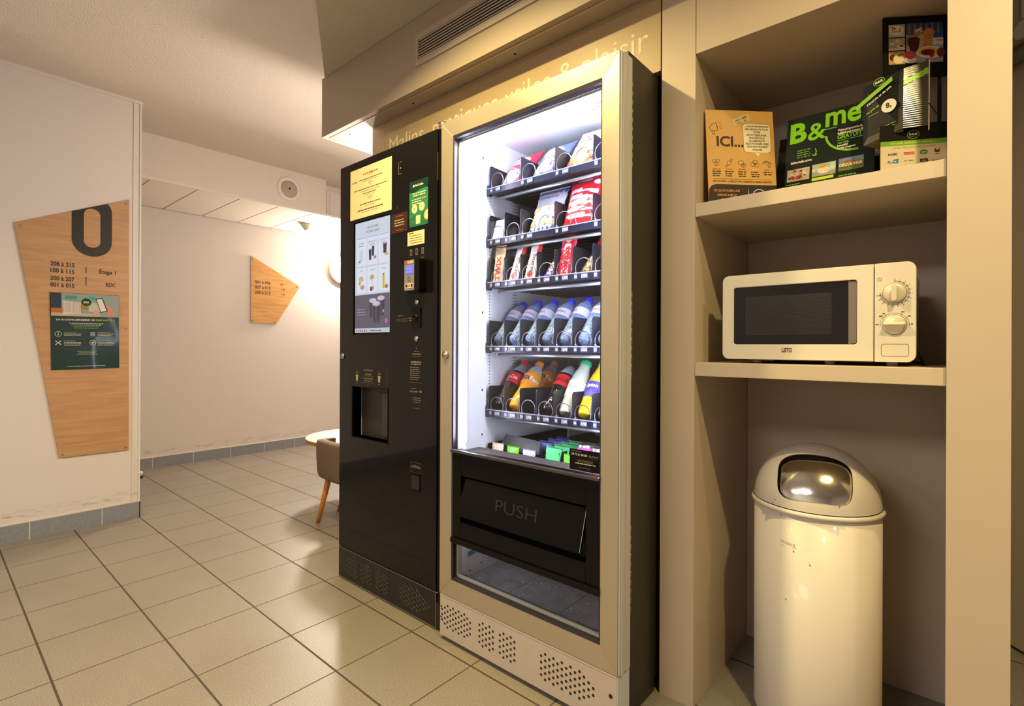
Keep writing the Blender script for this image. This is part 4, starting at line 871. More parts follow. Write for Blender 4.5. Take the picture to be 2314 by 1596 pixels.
place_bag('snack_pouch', 'small brown and white packet beside the mint carton', colx(1), TY+.05, z2, 30, .060, .10, .02, lambda u, v: foil('B08878') if u > .45 else foil('E8E0E4'), lambda m: m.lines(-.015, .04, .02, 0, foil('6A4A40'), .005, 2, .01, seed=4), None)
def deco4(m):
    for k in range(7):
        a = -.058+k*.018; m.poly([(a, .168), (a+.008, .168), (a+.013, .188), (a+.005, .188)], 0, foil('2A48B8')); m.poly([(a, .004), (a+.008, .004), (a+.013, .030), (a+.005, .030)], 0, foil('3A58B8'))
    m.text('Chouquettes', 0, .145, .0004, foil('3A4A9A'), h=.013, w=.075, al='c')
    for k in range(9): m.sdisc(-.04+(k % 3)*.04+(k//3 % 2)*.012, .05+(k//3)*.026, .019, .0003+.0001*k, foil('E0B080'), 14, .014); m.sdisc(-.044+(k % 3)*.04+(k//3 % 2)*.012, .053+(k//3)*.026, .010, .0015+.0001*k, foil('F0DCC0'), 10, .007)
place_bag('snack_pouch', 'white pastry packet with blue striped ends in the second row', colx(2, 2), TY+.024, z2, 24, .128, .195, .040, lambda u, v: foil('D4D8EE'), deco4)
def deco5(m):
    m.rect(-.030, .168, .034, .200, 0, foil('2430A0')); m.text('Ker', .006, .186, .0006, c_wh, h=.012, w=.026, al='c', bold=.03); m.text('Cadélac', .004, .171, .0006, c_wh, h=.012, w=.052, al='c', bold=.03)
    m.poly([(-.050, .165), (-.036, .172), (-.034, .185), (-.044, .182)], .0003, foil('2430A0')); m.sdisc(.048, .165, .012, .0004, c_wh, 16, .010);
    m.rect(-.042, .006, -.024, .014, .0004, c_wh); m.lines(-.02, .008, .045, .0005, c_wh, .004, 1, seed=7)
place_bag('snack_pouch', 'red packet with a blue name block, second from the right frame', colx(4, 2), TY+.024, z2, 20, .128, .215, .045, lambda u, v: c_wh if v > .95 else (foil('F0D8DC') if .14 < v < .68 and .08 < u < .92 and math.sin(v*60+u*3) > -.2 else foil('D01C2C')), deco5)
place_bag('snack_pouch', 'red packet cut off by the right frame in the second row', colx(6, 2), TY+.05, z2, 20, .12, .19, .04, lambda u, v: foil('C02030'), None)
# row 3 chocolate bars
z3 = 1.237+.003
def bar(label, c, lean, w_, h, mf, txt, tc, tw, th, roll=0, y=.010, d=.012, pos=.5, extra=None, dx=0):
    def dc(m):
        if extra: extra(m)
        m.text(txt, th/2, h*pos, .0008, tc, h=th, w=tw, al='c', bold=.02, rot=90)
    return place_bag('chocolate_bar', label, colx(c)-.007+dx, TY+y, z3, lean, w_, h, d, mf, dc, 'chocolate bars on the third row', 0, roll, 'chocolate bar')
bar('gold bar wrapper with red lettering at the left of the third row', 0, 6, .050, .148, lambda u, v: foil('EAC898') if v > .72 else (foil('F0E4D0') if u < .55 else foil('D8B0A0')), 'TWIX', foil('C81E32'), .088, .022, 3, .010, pos=.42, dx=.0)
bar('white and red bar in the third row, next to the gold one', 1, 16, .046, .152, lambda u, v: foil('D8382E') if u > .6 and v > .5 else c_wh, 'bueno', foil('4A2A38'), .075, .016, 6, .010, pos=.4, extra=lambda m: m.disc(0, .03, .012, 0, foil('D83838'), 12))
bar('second white and red bar, left of the purple one', 2, 14, .050, .158, lambda u, v: foil('D8382E') if (u > .6 and v > .62) else (foil('F0E0D0') if v > .8 else c_wh), 'bueno', foil('4A2A38'), .075, .016, 6, .010, pos=.4, extra=lambda m: m.disc(0, .03, .012, 0, foil('D83838'), 12))
bar('purple bar leaning steeply in the third row', 3, 30, .034, .165, lambda u, v: foil('5A3AB0') if v < .9 else foil('8A6AC8'), 'Milka', c_wh, .070, .018, 12, .010, .010, pos=.36)
bar('crimson bar with a white name band in the third row', 4, 10, .058, .150, lambda u, v: foil('B0183A') if v < .95 else foil('8A1430'), 'KitKat', foil('C81E32'), .090, .020, 4, .010, pos=.42, extra=lambda m: (m.poly(rrect(-.012, .012, .014, .118, .008), .0003, c_wh), m.disc(.0, .132, .012, .0004, foil('E8A890'), 12)))
bar('black bar with orange script leaning in the third row', 5, 30, .042, .150, lambda u, v: foil('1C1820') if v < .8 else foil('A81830'), 'Mars', foil('E06A28'), .085, .022, 16, .010, .012, pos=.45)
bar('dark bar with blue and red print at the right frame', 6, 24, .045, .15, lambda u, v: foil('2A2030') if v > .3 else foil('C83A30'), '•', foil('3A50B0'), .02, .012, 10, .03)
bar('dark red bar lying behind in the first slot of the third row', 0, 12, .05, .09, lambda u, v: foil('5A2030'), '•', foil('B08090'), .02, .012, 0, .09, dx=-.015)

# bottles -------------------------------------------------------------
M_clear = clearplastic_mat('clear_bottle', (.70, .80, 1.0), .18)
M_water = clearplastic_mat('bottled_water', (.42, .60, 1.0), .24)
_nt = M_water.node_tree; _tc = _nt.nodes.new('ShaderNodeTexCoord'); _v = _nt.nodes.new('ShaderNodeTexVoronoi'); _v.inputs['Scale'].default_value = 110
_b = _nt.nodes.new('ShaderNodeBump'); _b.inputs['Strength'].default_value = .9; _b.inputs['Distance'].default_value = .006
_nt.links.new(_tc.outputs['Object'], _v.inputs['Vector']); _nt.links.new(_v.outputs[0], _b.inputs['Height']); _nt.links.new(_b.outputs[0], _nt.nodes['Principled BSDF'].inputs['Normal']); _nt.links.new(_b.outputs[0], [q for q in _nt.nodes if q.type == 'LAYER_WEIGHT'][0].inputs['Normal'])
def bottle(name, label, body, liquid, capc, lab, group, prof='soda', labdeco=None):
    t = thing(name, label, 'bottle', (0, 0, 0), group); W[t.name] = Matrix.Identity(4)
    if prof == 'water':
        p = [(.020, 0), (.028, .003), (.032, .010)]
        for k in range(10): z = .014+k*.0085; p += [(.0322, z), (.0306, z+.004)]
        p += [(.032, .102), (.0322, .108), (.0322, .136), (.031, .146), (.027, .160), (.020, .174), (.0135, .184), (.0125, .190)]
        capz = .188; labz = (.106, .138, .0326)
    elif prof == 'soda':
        p = [(.018, .004), (.024, .0), (.029, .004), (.032, .014), (.032, .045), (.0295, .062), (.029, .075), (.031, .092), (.0322, .105), (.0322, .140), (.030, .152), (.025, .168), (.018, .184), (.0135, .194), (.0125, .200)]
        capz = .198; labz = (.098, .142, .0328)
    else:
        p = [(.020, .004), (.027, 0), (.031, .006), (.032, .030), (.0315, .05), (.0322, .06), (.0322, .112), (.031, .122), (.027, .145), (.021, .168), (.017, .184), (.0165, .192)]
        capz = .190; labz = (.058, .115, .0328)
    fill = .150 if prof != 'water' else 1
    m = M(); lowp = [q for q in p if q[1] <= fill]; 
    m.lathe(p, body, n=28, mf=(lambda j: liquid if p[j][1] < fill else body)); m.build('bottle_body', t, local=True)
    rc = .0155 if prof != 'still' else .0195
    m = M(); vs = [(rc*.96, capz-.004), (rc, capz-.003), (rc, capz+.011), (rc*.9, capz+.014), (.001, capz+.014)]; m.lathe(vs, capc, n=28)
    m.build('cap', t, local=True)
    m = M(); z0, z1_, rl = labz; m.lathe([(rl, z0), (rl, z1_)], lab, n=32, caps=False)
    if labdeco: labdeco(m, z0, z1_, rl+.0004)
    m.build('label_band', t, local=True)
    return t
def wrap_text(m, s, z, h, w_, rl, mm, a0=-90, bold=.02, tilt=0):
    vs, fs, x0, x1, y0, y1 = text_geo(s, bold); sc = w_/(x1-x0); sy = h/.70; out = []
    for v in vs:
        a = R(a0)+((v.x-x0)*sc-w_/2)/rl; out.append((rl*math.cos(a), rl*math.sin(a), z+v.y*sy+tilt*(v.x*sc)))
    m.add(out, fs, mm)
ink = flat
def d_water(m, z0, z1_, rl):
    wrap_text(m, 'evian', z0+.012, .010, .036, rl, ink('C83A7A')); 
def d_coke(m, z0, z1_, rl): wrap_text(m, 'Coca-Cola', z0+.016, .016, .062, rl, ink('F4ECEC'), -95); wrap_text(m, 'ZERO', z0+.004, .006, .02, rl, ink('F4ECEC'), -120)
def d_cokez(m, z0, z1_, rl): wrap_text(m, 'Coca-Cola', z0+.016, .016, .062, rl, ink('18100E'), -85)
def d_fanta(m, z0, z1_, rl): wrap_text(m, 'FANTA', z0+.014, .016, .05, rl, ink('243A90'), -105, .05); wrap_text(m, 'Fanta', z0+.013, .018, .055, rl+.0003, ink('F4F0F0'), -15, .02)
def d_lip(m, z0, z1_, rl): wrap_text(m, 'Zero', z0+.026, .012, .036, rl, ink('2A6A3A'), -90, 0, .12)
def d_oas(m, z0, z1_, rl): wrap_text(m, 'Lipton', z0+.036, .012, .045, rl, ink('F4F0F0'), -90, .03); wrap_text(m, 'ICE TEA', z0+.018, .012, .05, rl, ink('2A2A90'), -80, .03)
TILT = 41
def put(proto, first, x, y, z, label, tilt=TILT, turn=0):
    t = proto if first else copy_tree(proto)
    t.location = (x, y, z); t.rotation_euler = (Matrix.Rotation(R(-tilt), 3, 'X') @ Matrix.Rotation(R(turn), 3, 'Z')).to_euler(); t['label'] = label
    return t
wb = bottle('water_bottle', 'x', M_water, M_water, mat('blue_cap', hx('2A34E0'), .3), clearplastic_mat('pale_label', (.80, .80, .95), .8), 'water bottles on the fourth row', 'water', d_water)
wl_ = ['leftmost blue-capped water bottle of the fourth row', 'second blue-capped water bottle from the left', 'third blue-capped water bottle from the left', 'fourth blue-capped water bottle from the left', 'fifth blue-capped water bottle, next but one to the frame', 'sixth blue-capped water bottle, half against the frame', 'rightmost blue-capped water bottle, mostly hidden by the frame']
for c in range(7): put(wb, c == 0, colx(c), 1.374, 1.009+.0225, wl_[c], TILT, (0, 25, -15, 10, -30, 15, 0)[c])
R5 = .778+.0225
dk = mat('cola', (.012, .006, .006), .06, coat=.4)
cap_r, cap_b, cap_o, cap_g = mat('red_cap', hx('D8283A'), .35), mat('black_cap', hx('221A1C'), .35), mat('orange_cap', hx('F08A1E'), .35), mat('green_cap', hx('1EB478'), .35)
ck = bottle('soda_bottle', 'x', M_clear, dk, cap_r, mat('red_label', hx('D82030'), .35), 'soda bottles on the fifth row', 'soda', d_coke)
put(ck, 1, colx(0), 1.376, R5, 'cola bottle with bright red cap at the left of the fifth row')
put(ck, 0, colx(0), 1.46, R5, 'second cola bottle, its darker red cap showing behind the first')
fa = bottle('soda_bottle', 'x', M_clear, mat('orange_soda', hx('F0A010'), .08, coat=.4), cap_o, mat('orange_label', hx('F09A2E'), .35), 'soda bottles on the fifth row', 'soda', d_fanta)
put(fa, 1, colx(1), 1.376, R5, 'orange soda bottle at the front of the second slot')
put(fa, 0, colx(1), 1.47, R5, 'orange soda bottle right behind the front one')
put(fa, 0, colx(2)-.01, 1.50, R5, 'orange soda bottle behind the empty slot')
cz = bottle('soda_bottle', 'x', M_clear, dk, cap_b, mat('red_label2', hx('D02030'), .35), 'soda bottles on the fifth row', 'soda', d_cokez)
put(cz, 1, colx(3), 1.376, R5, 'black-capped cola bottle with red label in the fourth slot')
put(cz, 0, colx(3), 1.47, R5, 'black-capped cola bottle hidden behind the red-labelled one')
put(cz, 0, colx(4), 1.50, R5, 'black-capped bottle behind the green-capped drink')
put(cz, 0, colx(5), 1.50, R5, 'black-capped bottle behind the yellow drink')
li = bottle('drink_bottle', 'x', mat('frosted_bottle', (.62, .66, .66), .15, coat=.4), mat('lemon_water', (.56, .62, .56), .1, coat=.5), cap_g, mat('cream_label', hx('E8EAD8'), .4), 'soft drink bottles on the fifth row', 'still', d_lip)
put(li, 1, colx(4), 1.376, R5, 'cloudy white drink bottle with green cap and cream label', 34)
put(li, 0, colx(5), 1.455, R5, 'green-capped bottle behind the yellow and purple one', 34)
oa = bottle('drink_bottle', 'x', mat('yellow_plastic', hx('F0DC70'), .2, coat=.4), mat('yellow_tea', hx('E8C020'), .1, coat=.5), mat('yellow_cap', hx('F0D840'), .35), mat('purple_label', hx('4A3EA8'), .4), 'soft drink bottles on the fifth row', 'still', d_oas)
put(oa, 1, colx(5), 1.376, R5, 'yellow drink bottle with purple label near the right frame', 34)
br = bottle('drink_bottle', 'x', mat('brown_plastic', hx('7A6458'), .2, coat=.4), mat('brown_tea', hx('7A6458'), .12, coat=.5), cap_b, mat('brown_label', hx('B8A898'), .4), 'soft drink bottles on the fifth row', 'still')
put(br, 1, colx(6), 1.376, R5, 'brown bottle just peeping past the right frame', 34)

# bottom drawer goods ---------------------------------------------------
def packet(label, x, y, z, w_, h, d, colr, lean=25, name='wrapped_snack', grp=None, cat='snack', yaw=0):
    return place_bag(name, label, x, y, z, lean, w_, h, d, lambda u, v: colr, None, grp, yaw, 0, cat)
gp = foil('58D890'); bp_ = foil('5058B8'); lp_ = foil('68E030')
for k in range(4): packet(['green packet nearest the front of its drawer row', 'second green packet of the drawer row', 'third green packet of the drawer row', 'farthest green packet of the drawer row'][k], -1.010, 1.37+k*.045, .602, .066, .088, .014, gp, 12, 'wrapped_snack', 'green packets in the bottom drawer', yaw=0)
for k in range(3): packet(['front blue packet in the bottom drawer', 'middle blue packet in the bottom drawer', 'rear blue packet in the bottom drawer'][k], -1.085, 1.43+k*.05, .602, .062, .090, .014, bp_, 12, 'wrapped_snack', 'blue packets in the bottom drawer')
t = packet('lime green packet left of the pink can', -.925, 1.352, .596, .060, .082, .016, lp_, 10)
packet('white packet at the left front of the bottom drawer', -1.238, 1.352, .596, .056, .081, .016, foil('F0D8DC'), 6)
packet('bright green packet under the leaning placard', -1.166, 1.352, .596, .056, .078, .016, foil('70E040'), 6)
packet('bluish white packet right of the bright green one', -1.094, 1.352, .596, .056, .076, .016, foil('C8C8F0'), 6)
def can(label, x, y, col, z=.594):
    t = thing('drink_can', label, 'can', (x, y, z), 'cans in the bottom drawer'); W[t.name] = Matrix.Identity(4)
    m = M(); m.lathe([(.026, 0), (.032, .006), (.033, .012), (.033, .095), (.031, .103)], col, n=32); m.build('can_body', t, local=True)
    m = M(); al = mat('can_aluminium', (.72, .72, .76), .25, metal=.9); m.lathe([(.031, .103), (.0275, .110), (.0275, .112), (.026, .112), (.025, .109), (.001, .109)], al, n=32, caps=False); m.build('rim', t, local=True)
    m = M(); m.rbox(-.008, .008, -.014, .008, .1095, .111, al, .006); m.build('pull_tab', t, local=True)
    return t
can('pink and magenta can in the bottom drawer', -.905, 1.425, foil('E060D0', .25))
can('orange-yellow can behind the pink one', -.868, 1.51, foil('F0B840', .25)); can('red can under the phone number card', -.838, 1.40, foil('E02858', .25))
pl = thing('placard', 'tilted dark reflective placard with a half-readable name in the bottom drawer', 'placard', (-1.115, 1.33, .66))
Mpl = mat('brown_black_card', (.020, .016, .015), .45)
q = [Vector((-1.243, 1.368, .650)), Vector((-1.060, 1.368, .656)), Vector((-1.066, 1.388, .698)), Vector((-1.226, 1.388, .706))]
m = M(); m.add([*q, *[v+Vector((0, .002, -.001)) for v in q]], [(0, 1, 2, 3), (7, 6, 5, 4), (0, 4, 5, 1), (1, 5, 6, 2), (2, 6, 7, 3), (3, 7, 4, 0)], Mpl); m.build('card', pl)
m = M(frame(q[0]+Vector((0, -.0008, 0)), (1, 0, .01), (0, .024, .045))); m.text('Marchi Vend', .020, .014, .0002, flat('1A1412'), h=.012, w=.10); m.text('ing', .142, .008, .0002, flat('D0D0E8'), h=.012, w=.030); m.line([(.03, .028), (.06, .026)], .002, .0003, flat('E0A0B0')); m.line([(.100, .022), (.145, .020)], .002, .0003, flat('70D050')); m.build('print', pl)

# ================================================================== MICROWAVE
mv = thing('microwave', 'cream microwave oven with two round dials on the lower shelf', 'microwave', (-.28, 1.65, .979))
mx0, mx1, my, mz0, mz1 = -.495, -.0665, 1.48, .990, 1.2215; sx = -.1445
m = M(); m.rbox(-.488, -.074, 1.515, 1.80, .992, 1.214, M_mwcream, .010, 4, 'y'); m.build('housing', mv, bevel=.002)
def rr1(x0, z0, x1, z1, rl, rr_, n=6):
    pts = []
    for cx, cz, a0, r in ((x1-rr_, z0+rr_, -90, rr_), (x1-rr_, z1-rr_, 0, rr_), (x0+rl, z1-rl, 90, rl), (x0+rl, z0+rl, 180, rl)):
        for i in range(n+1):
            a = R(a0+90*i/n); pts.append((cx+r*math.cos(a), cz+r*math.sin(a)))
    return pts
# door: front plate with a window opening
wx0, wx1, wz0, wz1 = -.4650, -.1785, 1.0305, 1.187
def plate_with_hole(m, po, pi_, y0, y1, mm):
    """same point count outer and inner"""
    n = len(po)
    vs = [(a, y0, b) for a, b in po]+[(a, y0, b) for a, b in pi_]+[(a, y1, b) for a, b in po]+[(a, y1, b) for a, b in pi_]
    fs = []
    for i in range(n):
        j = (i+1) % n
        fs += [(i, j, n+j, n+i), (2*n+j, 2*n+i, 3*n+i, 3*n+j), (j, i, 2*n+i, 2*n+j), (n+i, n+j, 3*n+j, 3*n+i)]
    m.add(vs, fs, mm)
m = M(); plate_with_hole(m, rr1(mx0, mz0, sx-.001, mz1, .017, .0012), rr1(wx0, wz0, wx1, wz1, .006, .006), my, my+.036, M_mwcream); dr = m.build('door', mv, bevel=.0018)
m = M(); m.prism(rr1(wx0, wz0, wx1, wz1, .006, .006), my+.005, my+.009, mat('oven_door_glass', (.006, .005, .005), .07, spec=.3), lambda a, b, c: (a, c, b)); m.build('window', dr)
m = M(XZ(0, my+.0046, 0)); MG = mat('mesh_grey', (.045, .036, .028), .4); m.poly(rrect(-.436, 1.055, -.232, 1.160, .004), 0, mat('mesh_back', (.012, .010, .008), .3, spec=.3))
for i in range(62):
    for j in range(34):
        if 0 < 1: 
            x = -.434+i*.0033+(j % 2)*.00165; z = 1.057+j*.0031
            m.rect(x-.0007, z-.0007, x+.0007, z+.0007, .0003, MG)
m.build('mesh_screen', dr)
m = M(XZ(0, my+.0044, 0)); m.poly([(-.196, wz0+.001), (-.1795, wz0+.004), (-.179, wz1-.004), (-.1965, wz1-.001)], .0006, mat('grey_window_edge', (.17, .14, .12), .4)); m.build('window_side_band', dr)
m = M(XZ(0, my-.0005, 0)); m.text('LISTO', -.331, 1.0105, 0, flat('3A2A1C'), h=.0108, w=.0235, al='c', bold=.03); m.build('brand_lettering', dr)
m = M(); m.prism(rr1(sx+.001, mz0, mx1, mz1, .0012, .017), my, my+.036, M_mwcream, lambda a, b, c: (a, c, b)); cp = m.build('control_panel', mv, bevel=.0018)
m = M(XZ(0, my-.0005, 0)); BR = flat('5A4630'); cxk, cz1, cz2 = -.1055, 1.150, 1.0765; rk = .0228
m.ring(cxk, cz1, rk+.0008, .0011, 0, BR, 48); m.ring(cxk, cz2, rk+.0008, .0011, 0, BR, 48)
m.ring(cxk, cz1, .0285, .0005, 0, BR, 48, -185, 90); m.ring(cxk, cz1, .0265, .0005, 0, BR, 48, -185, 90)
for k, t in enumerate(('0', '1', '2', '3', '4', '5', '6', '7', '8', '9', '10', '15', '20', '25', '30')):
    a = R(90-k*18.7); m.line([(cxk+.0262*math.cos(a), cz1+.0262*math.sin(a)), (cxk+.0292*math.cos(a), cz1+.0292*math.sin(a))], .0013, 0, BR); m.text(t, cxk+.0325*math.cos(a), cz1-.0012+.0325*math.sin(a), 0, BR, h=.0028, al='c')
m.ring(cxk, cz2, .0275, .0005, 0, BR, 40, -5, 185)
for a0 in (180, 142, 128, 62, 35, 0): a = R(a0); m.disc(cxk+.0275*math.cos(a), cz2+.0275*math.sin(a), .0011, 0, BR, 10); m.lines(cxk+.033*math.cos(a)-.004, cz2+.032*math.sin(a), cxk+.033*math.cos(a)+.004, 0, BR, .0022, 1, seed=int(a0))
m.ring(-.134, 1.184, .0042, .0007, 0, BR); m.line([(-.134, 1.184), (-.134, 1.186)], .0006, 0, BR)
pts = rrect(-.1305, 1.0035, -.0795, 1.0315, .004); m.line(pts+[pts[0]], .0007, 0, BR); m.build('dial_markings', cp)
kc = mat('dial_cream', (.68, .60, .44), .3, metal=.15)
for zc, vert in ((cz1, 1), (cz2, 0)):
    k = knob('dial', cxk, zc, rk, cp, kc, my, .006)
    m = M()
    if vert: m.rbox(cxk-.0046, cxk+.0046, my-.017, my-.004, zc-.0185, zc+.0185, kc, .004, 4, 'y')
    else:
        m.add([(cxk-.021, my-.0062, zc-.004), (cxk+.021, my-.0062, zc-.004), (cxk+.014, my-.0062, zc-.0165), (cxk-.014, my-.0062, zc-.0165), (cxk-.020, my-.016, zc+.0005), (cxk+.020, my-.016, zc+.0005)], [(4, 5, 1, 0), (0, 1, 2, 3), (5, 4, 3, 2)], kc)
        m.add([(cxk-.020, my-.016, zc+.0005), (cxk+.020, my-.016, zc+.0005), (cxk+.020, my-.006, zc+.006), (cxk-.020, my-.006, zc+.006)], [(0, 1, 2, 3)], kc)
    m.build('grip', k, bevel=.0008 if vert else 0)
for x, y in ((-.42, 1.545), (-.245, 1.545), (-.115, 1.545), (-.42, 1.77), (-.13, 1.77)):
    m = M(); m.lathe([(.010, .979), (.012, .983), (.012, .993)], M_mwcream if y < 1.6 else M_dark, (x, y, 0), n=18); m.build('foot', mv)
m = M(); m.tube([(-.072, 1.56, 1.02), (-.060, 1.58, .995), (-.058, 1.60, .984), (-.06, 1.70, .983), (-.09, 1.84, .983)], .0035, M_dark, 8); m.build('power_cable', mv)

# ================================================================== DOME-TOP BIN
bn = thing('trash_bin', 'tall cream enamelled bin with domed lid and chrome flap under the shelves', 'bin', (-.29, 1.619, 0))
bc = (-.290, 1.619, 0); RB = .1515
m = M(); m.lathe([(RB-.012, .010), (RB-.004, .012), (RB, .022), (RB, .594)], M_enamel, bc, n=72); m.build('body', bn)
m = M(); m.lathe([(RB-.010, 0), (RB-.006, .002), (RB-.006, .012), (RB-.02, .012)], M_dark, bc, n=48); m.build('base_ring', bn)
m = M(); m.lathe([(RB, .590), (RB+.0055, .593), (RB+.0075, .5975), (RB+.0055, .602), (RB+.001, .604)], M_enamel, bc, n=72, caps=False); m.build('rim', bn)
m = M(frame(bc, (1, 0, 0), (0, 1, 0)))
em = M(); out = []; fs = []
for k_, (u0, u1, v0, v1) in enumerate(((0, .004, .004, .010), (.0055, .010, .003, .009), (.012, .017, .002, .008), (.0185, .023, .001, .008), (.0245, .029, .001, .007), (.031, .036, 0, .007), (.002, .038, -.004, -.0025))):
    for u_, v_ in ((u0, v0), (u1, v0), (u1, v1), (u0, v1)):
        a = R(-90-12.8)+(u_-.02)/RB; out.append((bc[0]+(RB+.0006)*math.cos(a), bc[1]+(RB+.0006)*math.sin(a), .512+v_))
    fs.append(tuple(range(4*k_, 4*k_+4)))
em.add(out, fs, mat('enamel_emboss', (.70, .62, .50), .3)); em.build('embossed_mark', bn)
# dome shell with a rounded opening cut out
dome = [(RB-.002, .602), (RB, .606)]; zc0 = .606
prof_o = [(RB*math.cos(t), zc0+.152*math.sin(t)) for t in [PI/2*k/22 for k in range(23)]]
prof_i = [((RB-.004)*math.cos(t), zc0+.148*math.sin(t)) for t in [PI/2*k/22 for k in range(23)]]
prof_o[-1] = (.0004, prof_o[-1][1]); prof_i[-1] = (.0004, prof_i[-1][1])
m = M(); prof = prof_o+prof_i[::-1]
vs = []; n = 96; k = len(prof)
for r, z in prof:
    for i in range(n): a = 2*PI*i/n; vs.append((bc[0]+r*math.cos(a), bc[1]+r*math.sin(a), z))
m.add(vs, [(j*n+i, j*n+(i+1) % n, ((j+1) % k)*n+(i+1) % n, ((j+1) % k)*n+i) for j in range(k) for i in range(n)], M_enamel, True)
dm = m.build('domed_lid', bn)
AZ, EL = R(8.5), R(36)
nn = Vector((math.sin(AZ)*math.cos(EL), -math.cos(AZ)*math.cos(EL), math.sin(EL))); ur = Vector((math.cos(AZ), math.sin(AZ), 0)); uv = nn.cross(ur)
def sq(hw, hh, e=3.6, n=64):
    out = []
    for i in range(n):
        a = 2*PI*i/n; c, s = math.cos(a), math.sin(a); out.append((hw*abs(c)**(2/e)*(1 if c > 0 else -1), hh*abs(s)**(2/e)*(1 if s > 0 else -1)))
    return out
cen = Vector((bc[0], bc[1], zc0))
ct = M(); pp = sq(.084, .067)
n = len(pp)
vs = [cen+nn*.05+ur*a+uv*b for a, b in pp]+[cen+nn*.25+ur*a*1.0+uv*b for a, b in pp]
ct.add(vs, [tuple(range(n)), tuple(range(2*n-1, n-1, -1))]+[(i, n+i, n+(i+1) % n, (i+1) % n) for i in range(n)], M_enamel)
cut = ct.build('cutter'); 
for ob in (dm, cut):
    b_ = bmesh.new(); b_.from_mesh(ob.data); bmesh.ops.remove_doubles(b_, verts=b_.verts, dist=1e-7); bmesh.ops.recalc_face_normals(b_, faces=b_.faces); b_.to_mesh(ob.data); b_.free()
cut.matrix_world = Matrix.Identity(4); dm_mw = W[bn.name]
cut.data.transform(dm_mw.inverted())
cut.parent = bn
bo = dm.modifiers.new('cut', 'BOOLEAN'); bo.object = cut; bo.operation = 'DIFFERENCE'; bo.solver = 'EXACT'
bpy.context.view_layer.update(); dg = bpy.context.evaluated_depsgraph_get()
me = bpy.data.meshes.new_from_object(dm.evaluated_get(dg)); dm.modifiers.clear(); old = dm.data; dm.data = me
for pgn in me.polygons: pgn.use_smooth = True
bpy.data.objects.remove(cut)
try: me.set_sharp_from_angle(angle=R(35))
except Exception: pass
m = M()     # curved chrome flap just behind the opening
nu, nv = 28, 22; vs = []
for j in range(nv+1):
    for i in range(nu+1):
        a = -.081+.168*i/nu; b = -.075+.148*j/nv; rr_ = RB-.012
        q = max(rr_*rr_-a*a*.75-b*b, 1e-6); vs.append(cen+ur*(a+.004)+uv*b+nn*(math.sqrt(q)-.002))
m.add(vs, [(j*(nu+1)+i, j*(nu+1)+i+1, (j+1)*(nu+1)+i+1, (j+1)*(nu+1)+i) for j in range(nv) for i in range(nu)], M_chrome, True); m.build('chrome_flap', bn)
m = M(); m.lathe([(.001, .56), (RB-.02, .56), (RB-.02, .60)], M_dark, bc, n=48, caps=False); m.build('inner_liner', bn)
m = M()
for a_, z in ((-30, .61), (-27, .62), (-4, .598), (-20, .585), (30, .63), (-8, .50), (6, .475), (-15, .37)):
    a = R(-90+a_); r = RB+.0008; o = Vector((bc[0]+r*math.cos(a), bc[1]+r*math.sin(a), z)); m.xf = frame(o, (-math.sin(a), math.cos(a), 0), (0, 0, 1)); m.disc(0, 0, .0018, 0, mat('rust_speck', (.20, .12, .06), .8), 8)
m.build('stain', bn)

# ================================================================== CARDS AND BROCHURES ON THE TOP SHELF
def card(name, label, cat, o, U, V, w_, h, th, back, thingloc=None):
    t = thing(name, label, cat, o); F = frame(o, U, V); m = M(F); m.box(0, w_, 0, h, -th, 0, back); m.build('board', t); return t, frame(Vector(o)+F.to_3x3() @ Vector((0, 0, .0005)), U, V)
ZS = 1.4292
KR, KD, KB2 = flat('D2A24E'), flat('33291F'), flat('3A2A18')
t, F = card('menu_card', 'kraft-coloured breakfast card with the word ICI, at the left of the top shelf', 'card', (-.531, 1.474, ZS), (.712, .702, 0), (-.019, .021, .28), .203, .287, .003, mat('kraft_card', hx('CFA050'), .55, noise=.03, nscale=30))
m = M(F); m.xf = F
m.poly([(0, 0), (.203, 0), (.203, .062), (.022, .062), (.010, .058), (.002, .048), (0, .03)], 0, KD)
m.text('ICI...', .030, .177, 0, KB2, h=.030, w=.080, bold=.025)
sb = flat('EBDDB8'); m.poly(rrect(.110, .160, .192, .247, .010), .0001, sb); m.poly([(.143, .161), (.158, .161), (.152, .146)], .0001, sb)
pts = rrect(.110, .160, .192, .247, .010); m.line(pts[:-1], .0006, .0003, KB2)
for i, s in enumerate(('... NOUS PROPOSONS', 'DES PRODUITS POUR', 'VOTRE', 'PETIT DÉJEUNER,', 'ENCORE PLUS', 'GOURMANDS ET', 'SÉLECTIONNÉS AVEC', 'NOS PARTENAIRES', 'ENGAGÉS')):
    m.text(s, .151, .2365-i*.0088, .0004, KB2, h=.0052, w=min(.072, len(s)*.0041), al='c', bold=.02)
tk = flat('D2B98A'); c0, s0 = math.cos(R(22)), math.sin(R(22)); tp = lambda a, b: (.085+a*c0-b*s0, .238+a*s0+b*c0); m.poly([tp(0, 0), tp(.052, 0), tp(.056, .010), tp(.052, .022), tp(0, .022)], .0002, tk)
m.text('adultes', *tp(.008, .012), .0006, KB2, w=.016, rot=22); m.text('4,90€', *tp(.030, .012), .0006, KB2, w=.016, rot=22, bold=.02); m.text('enfants', *tp(.010, .004), .0006, KB2, w=.014, rot=22); m.text('5€', *tp(.034, .003), .0006, KB2, w=.007, rot=22)
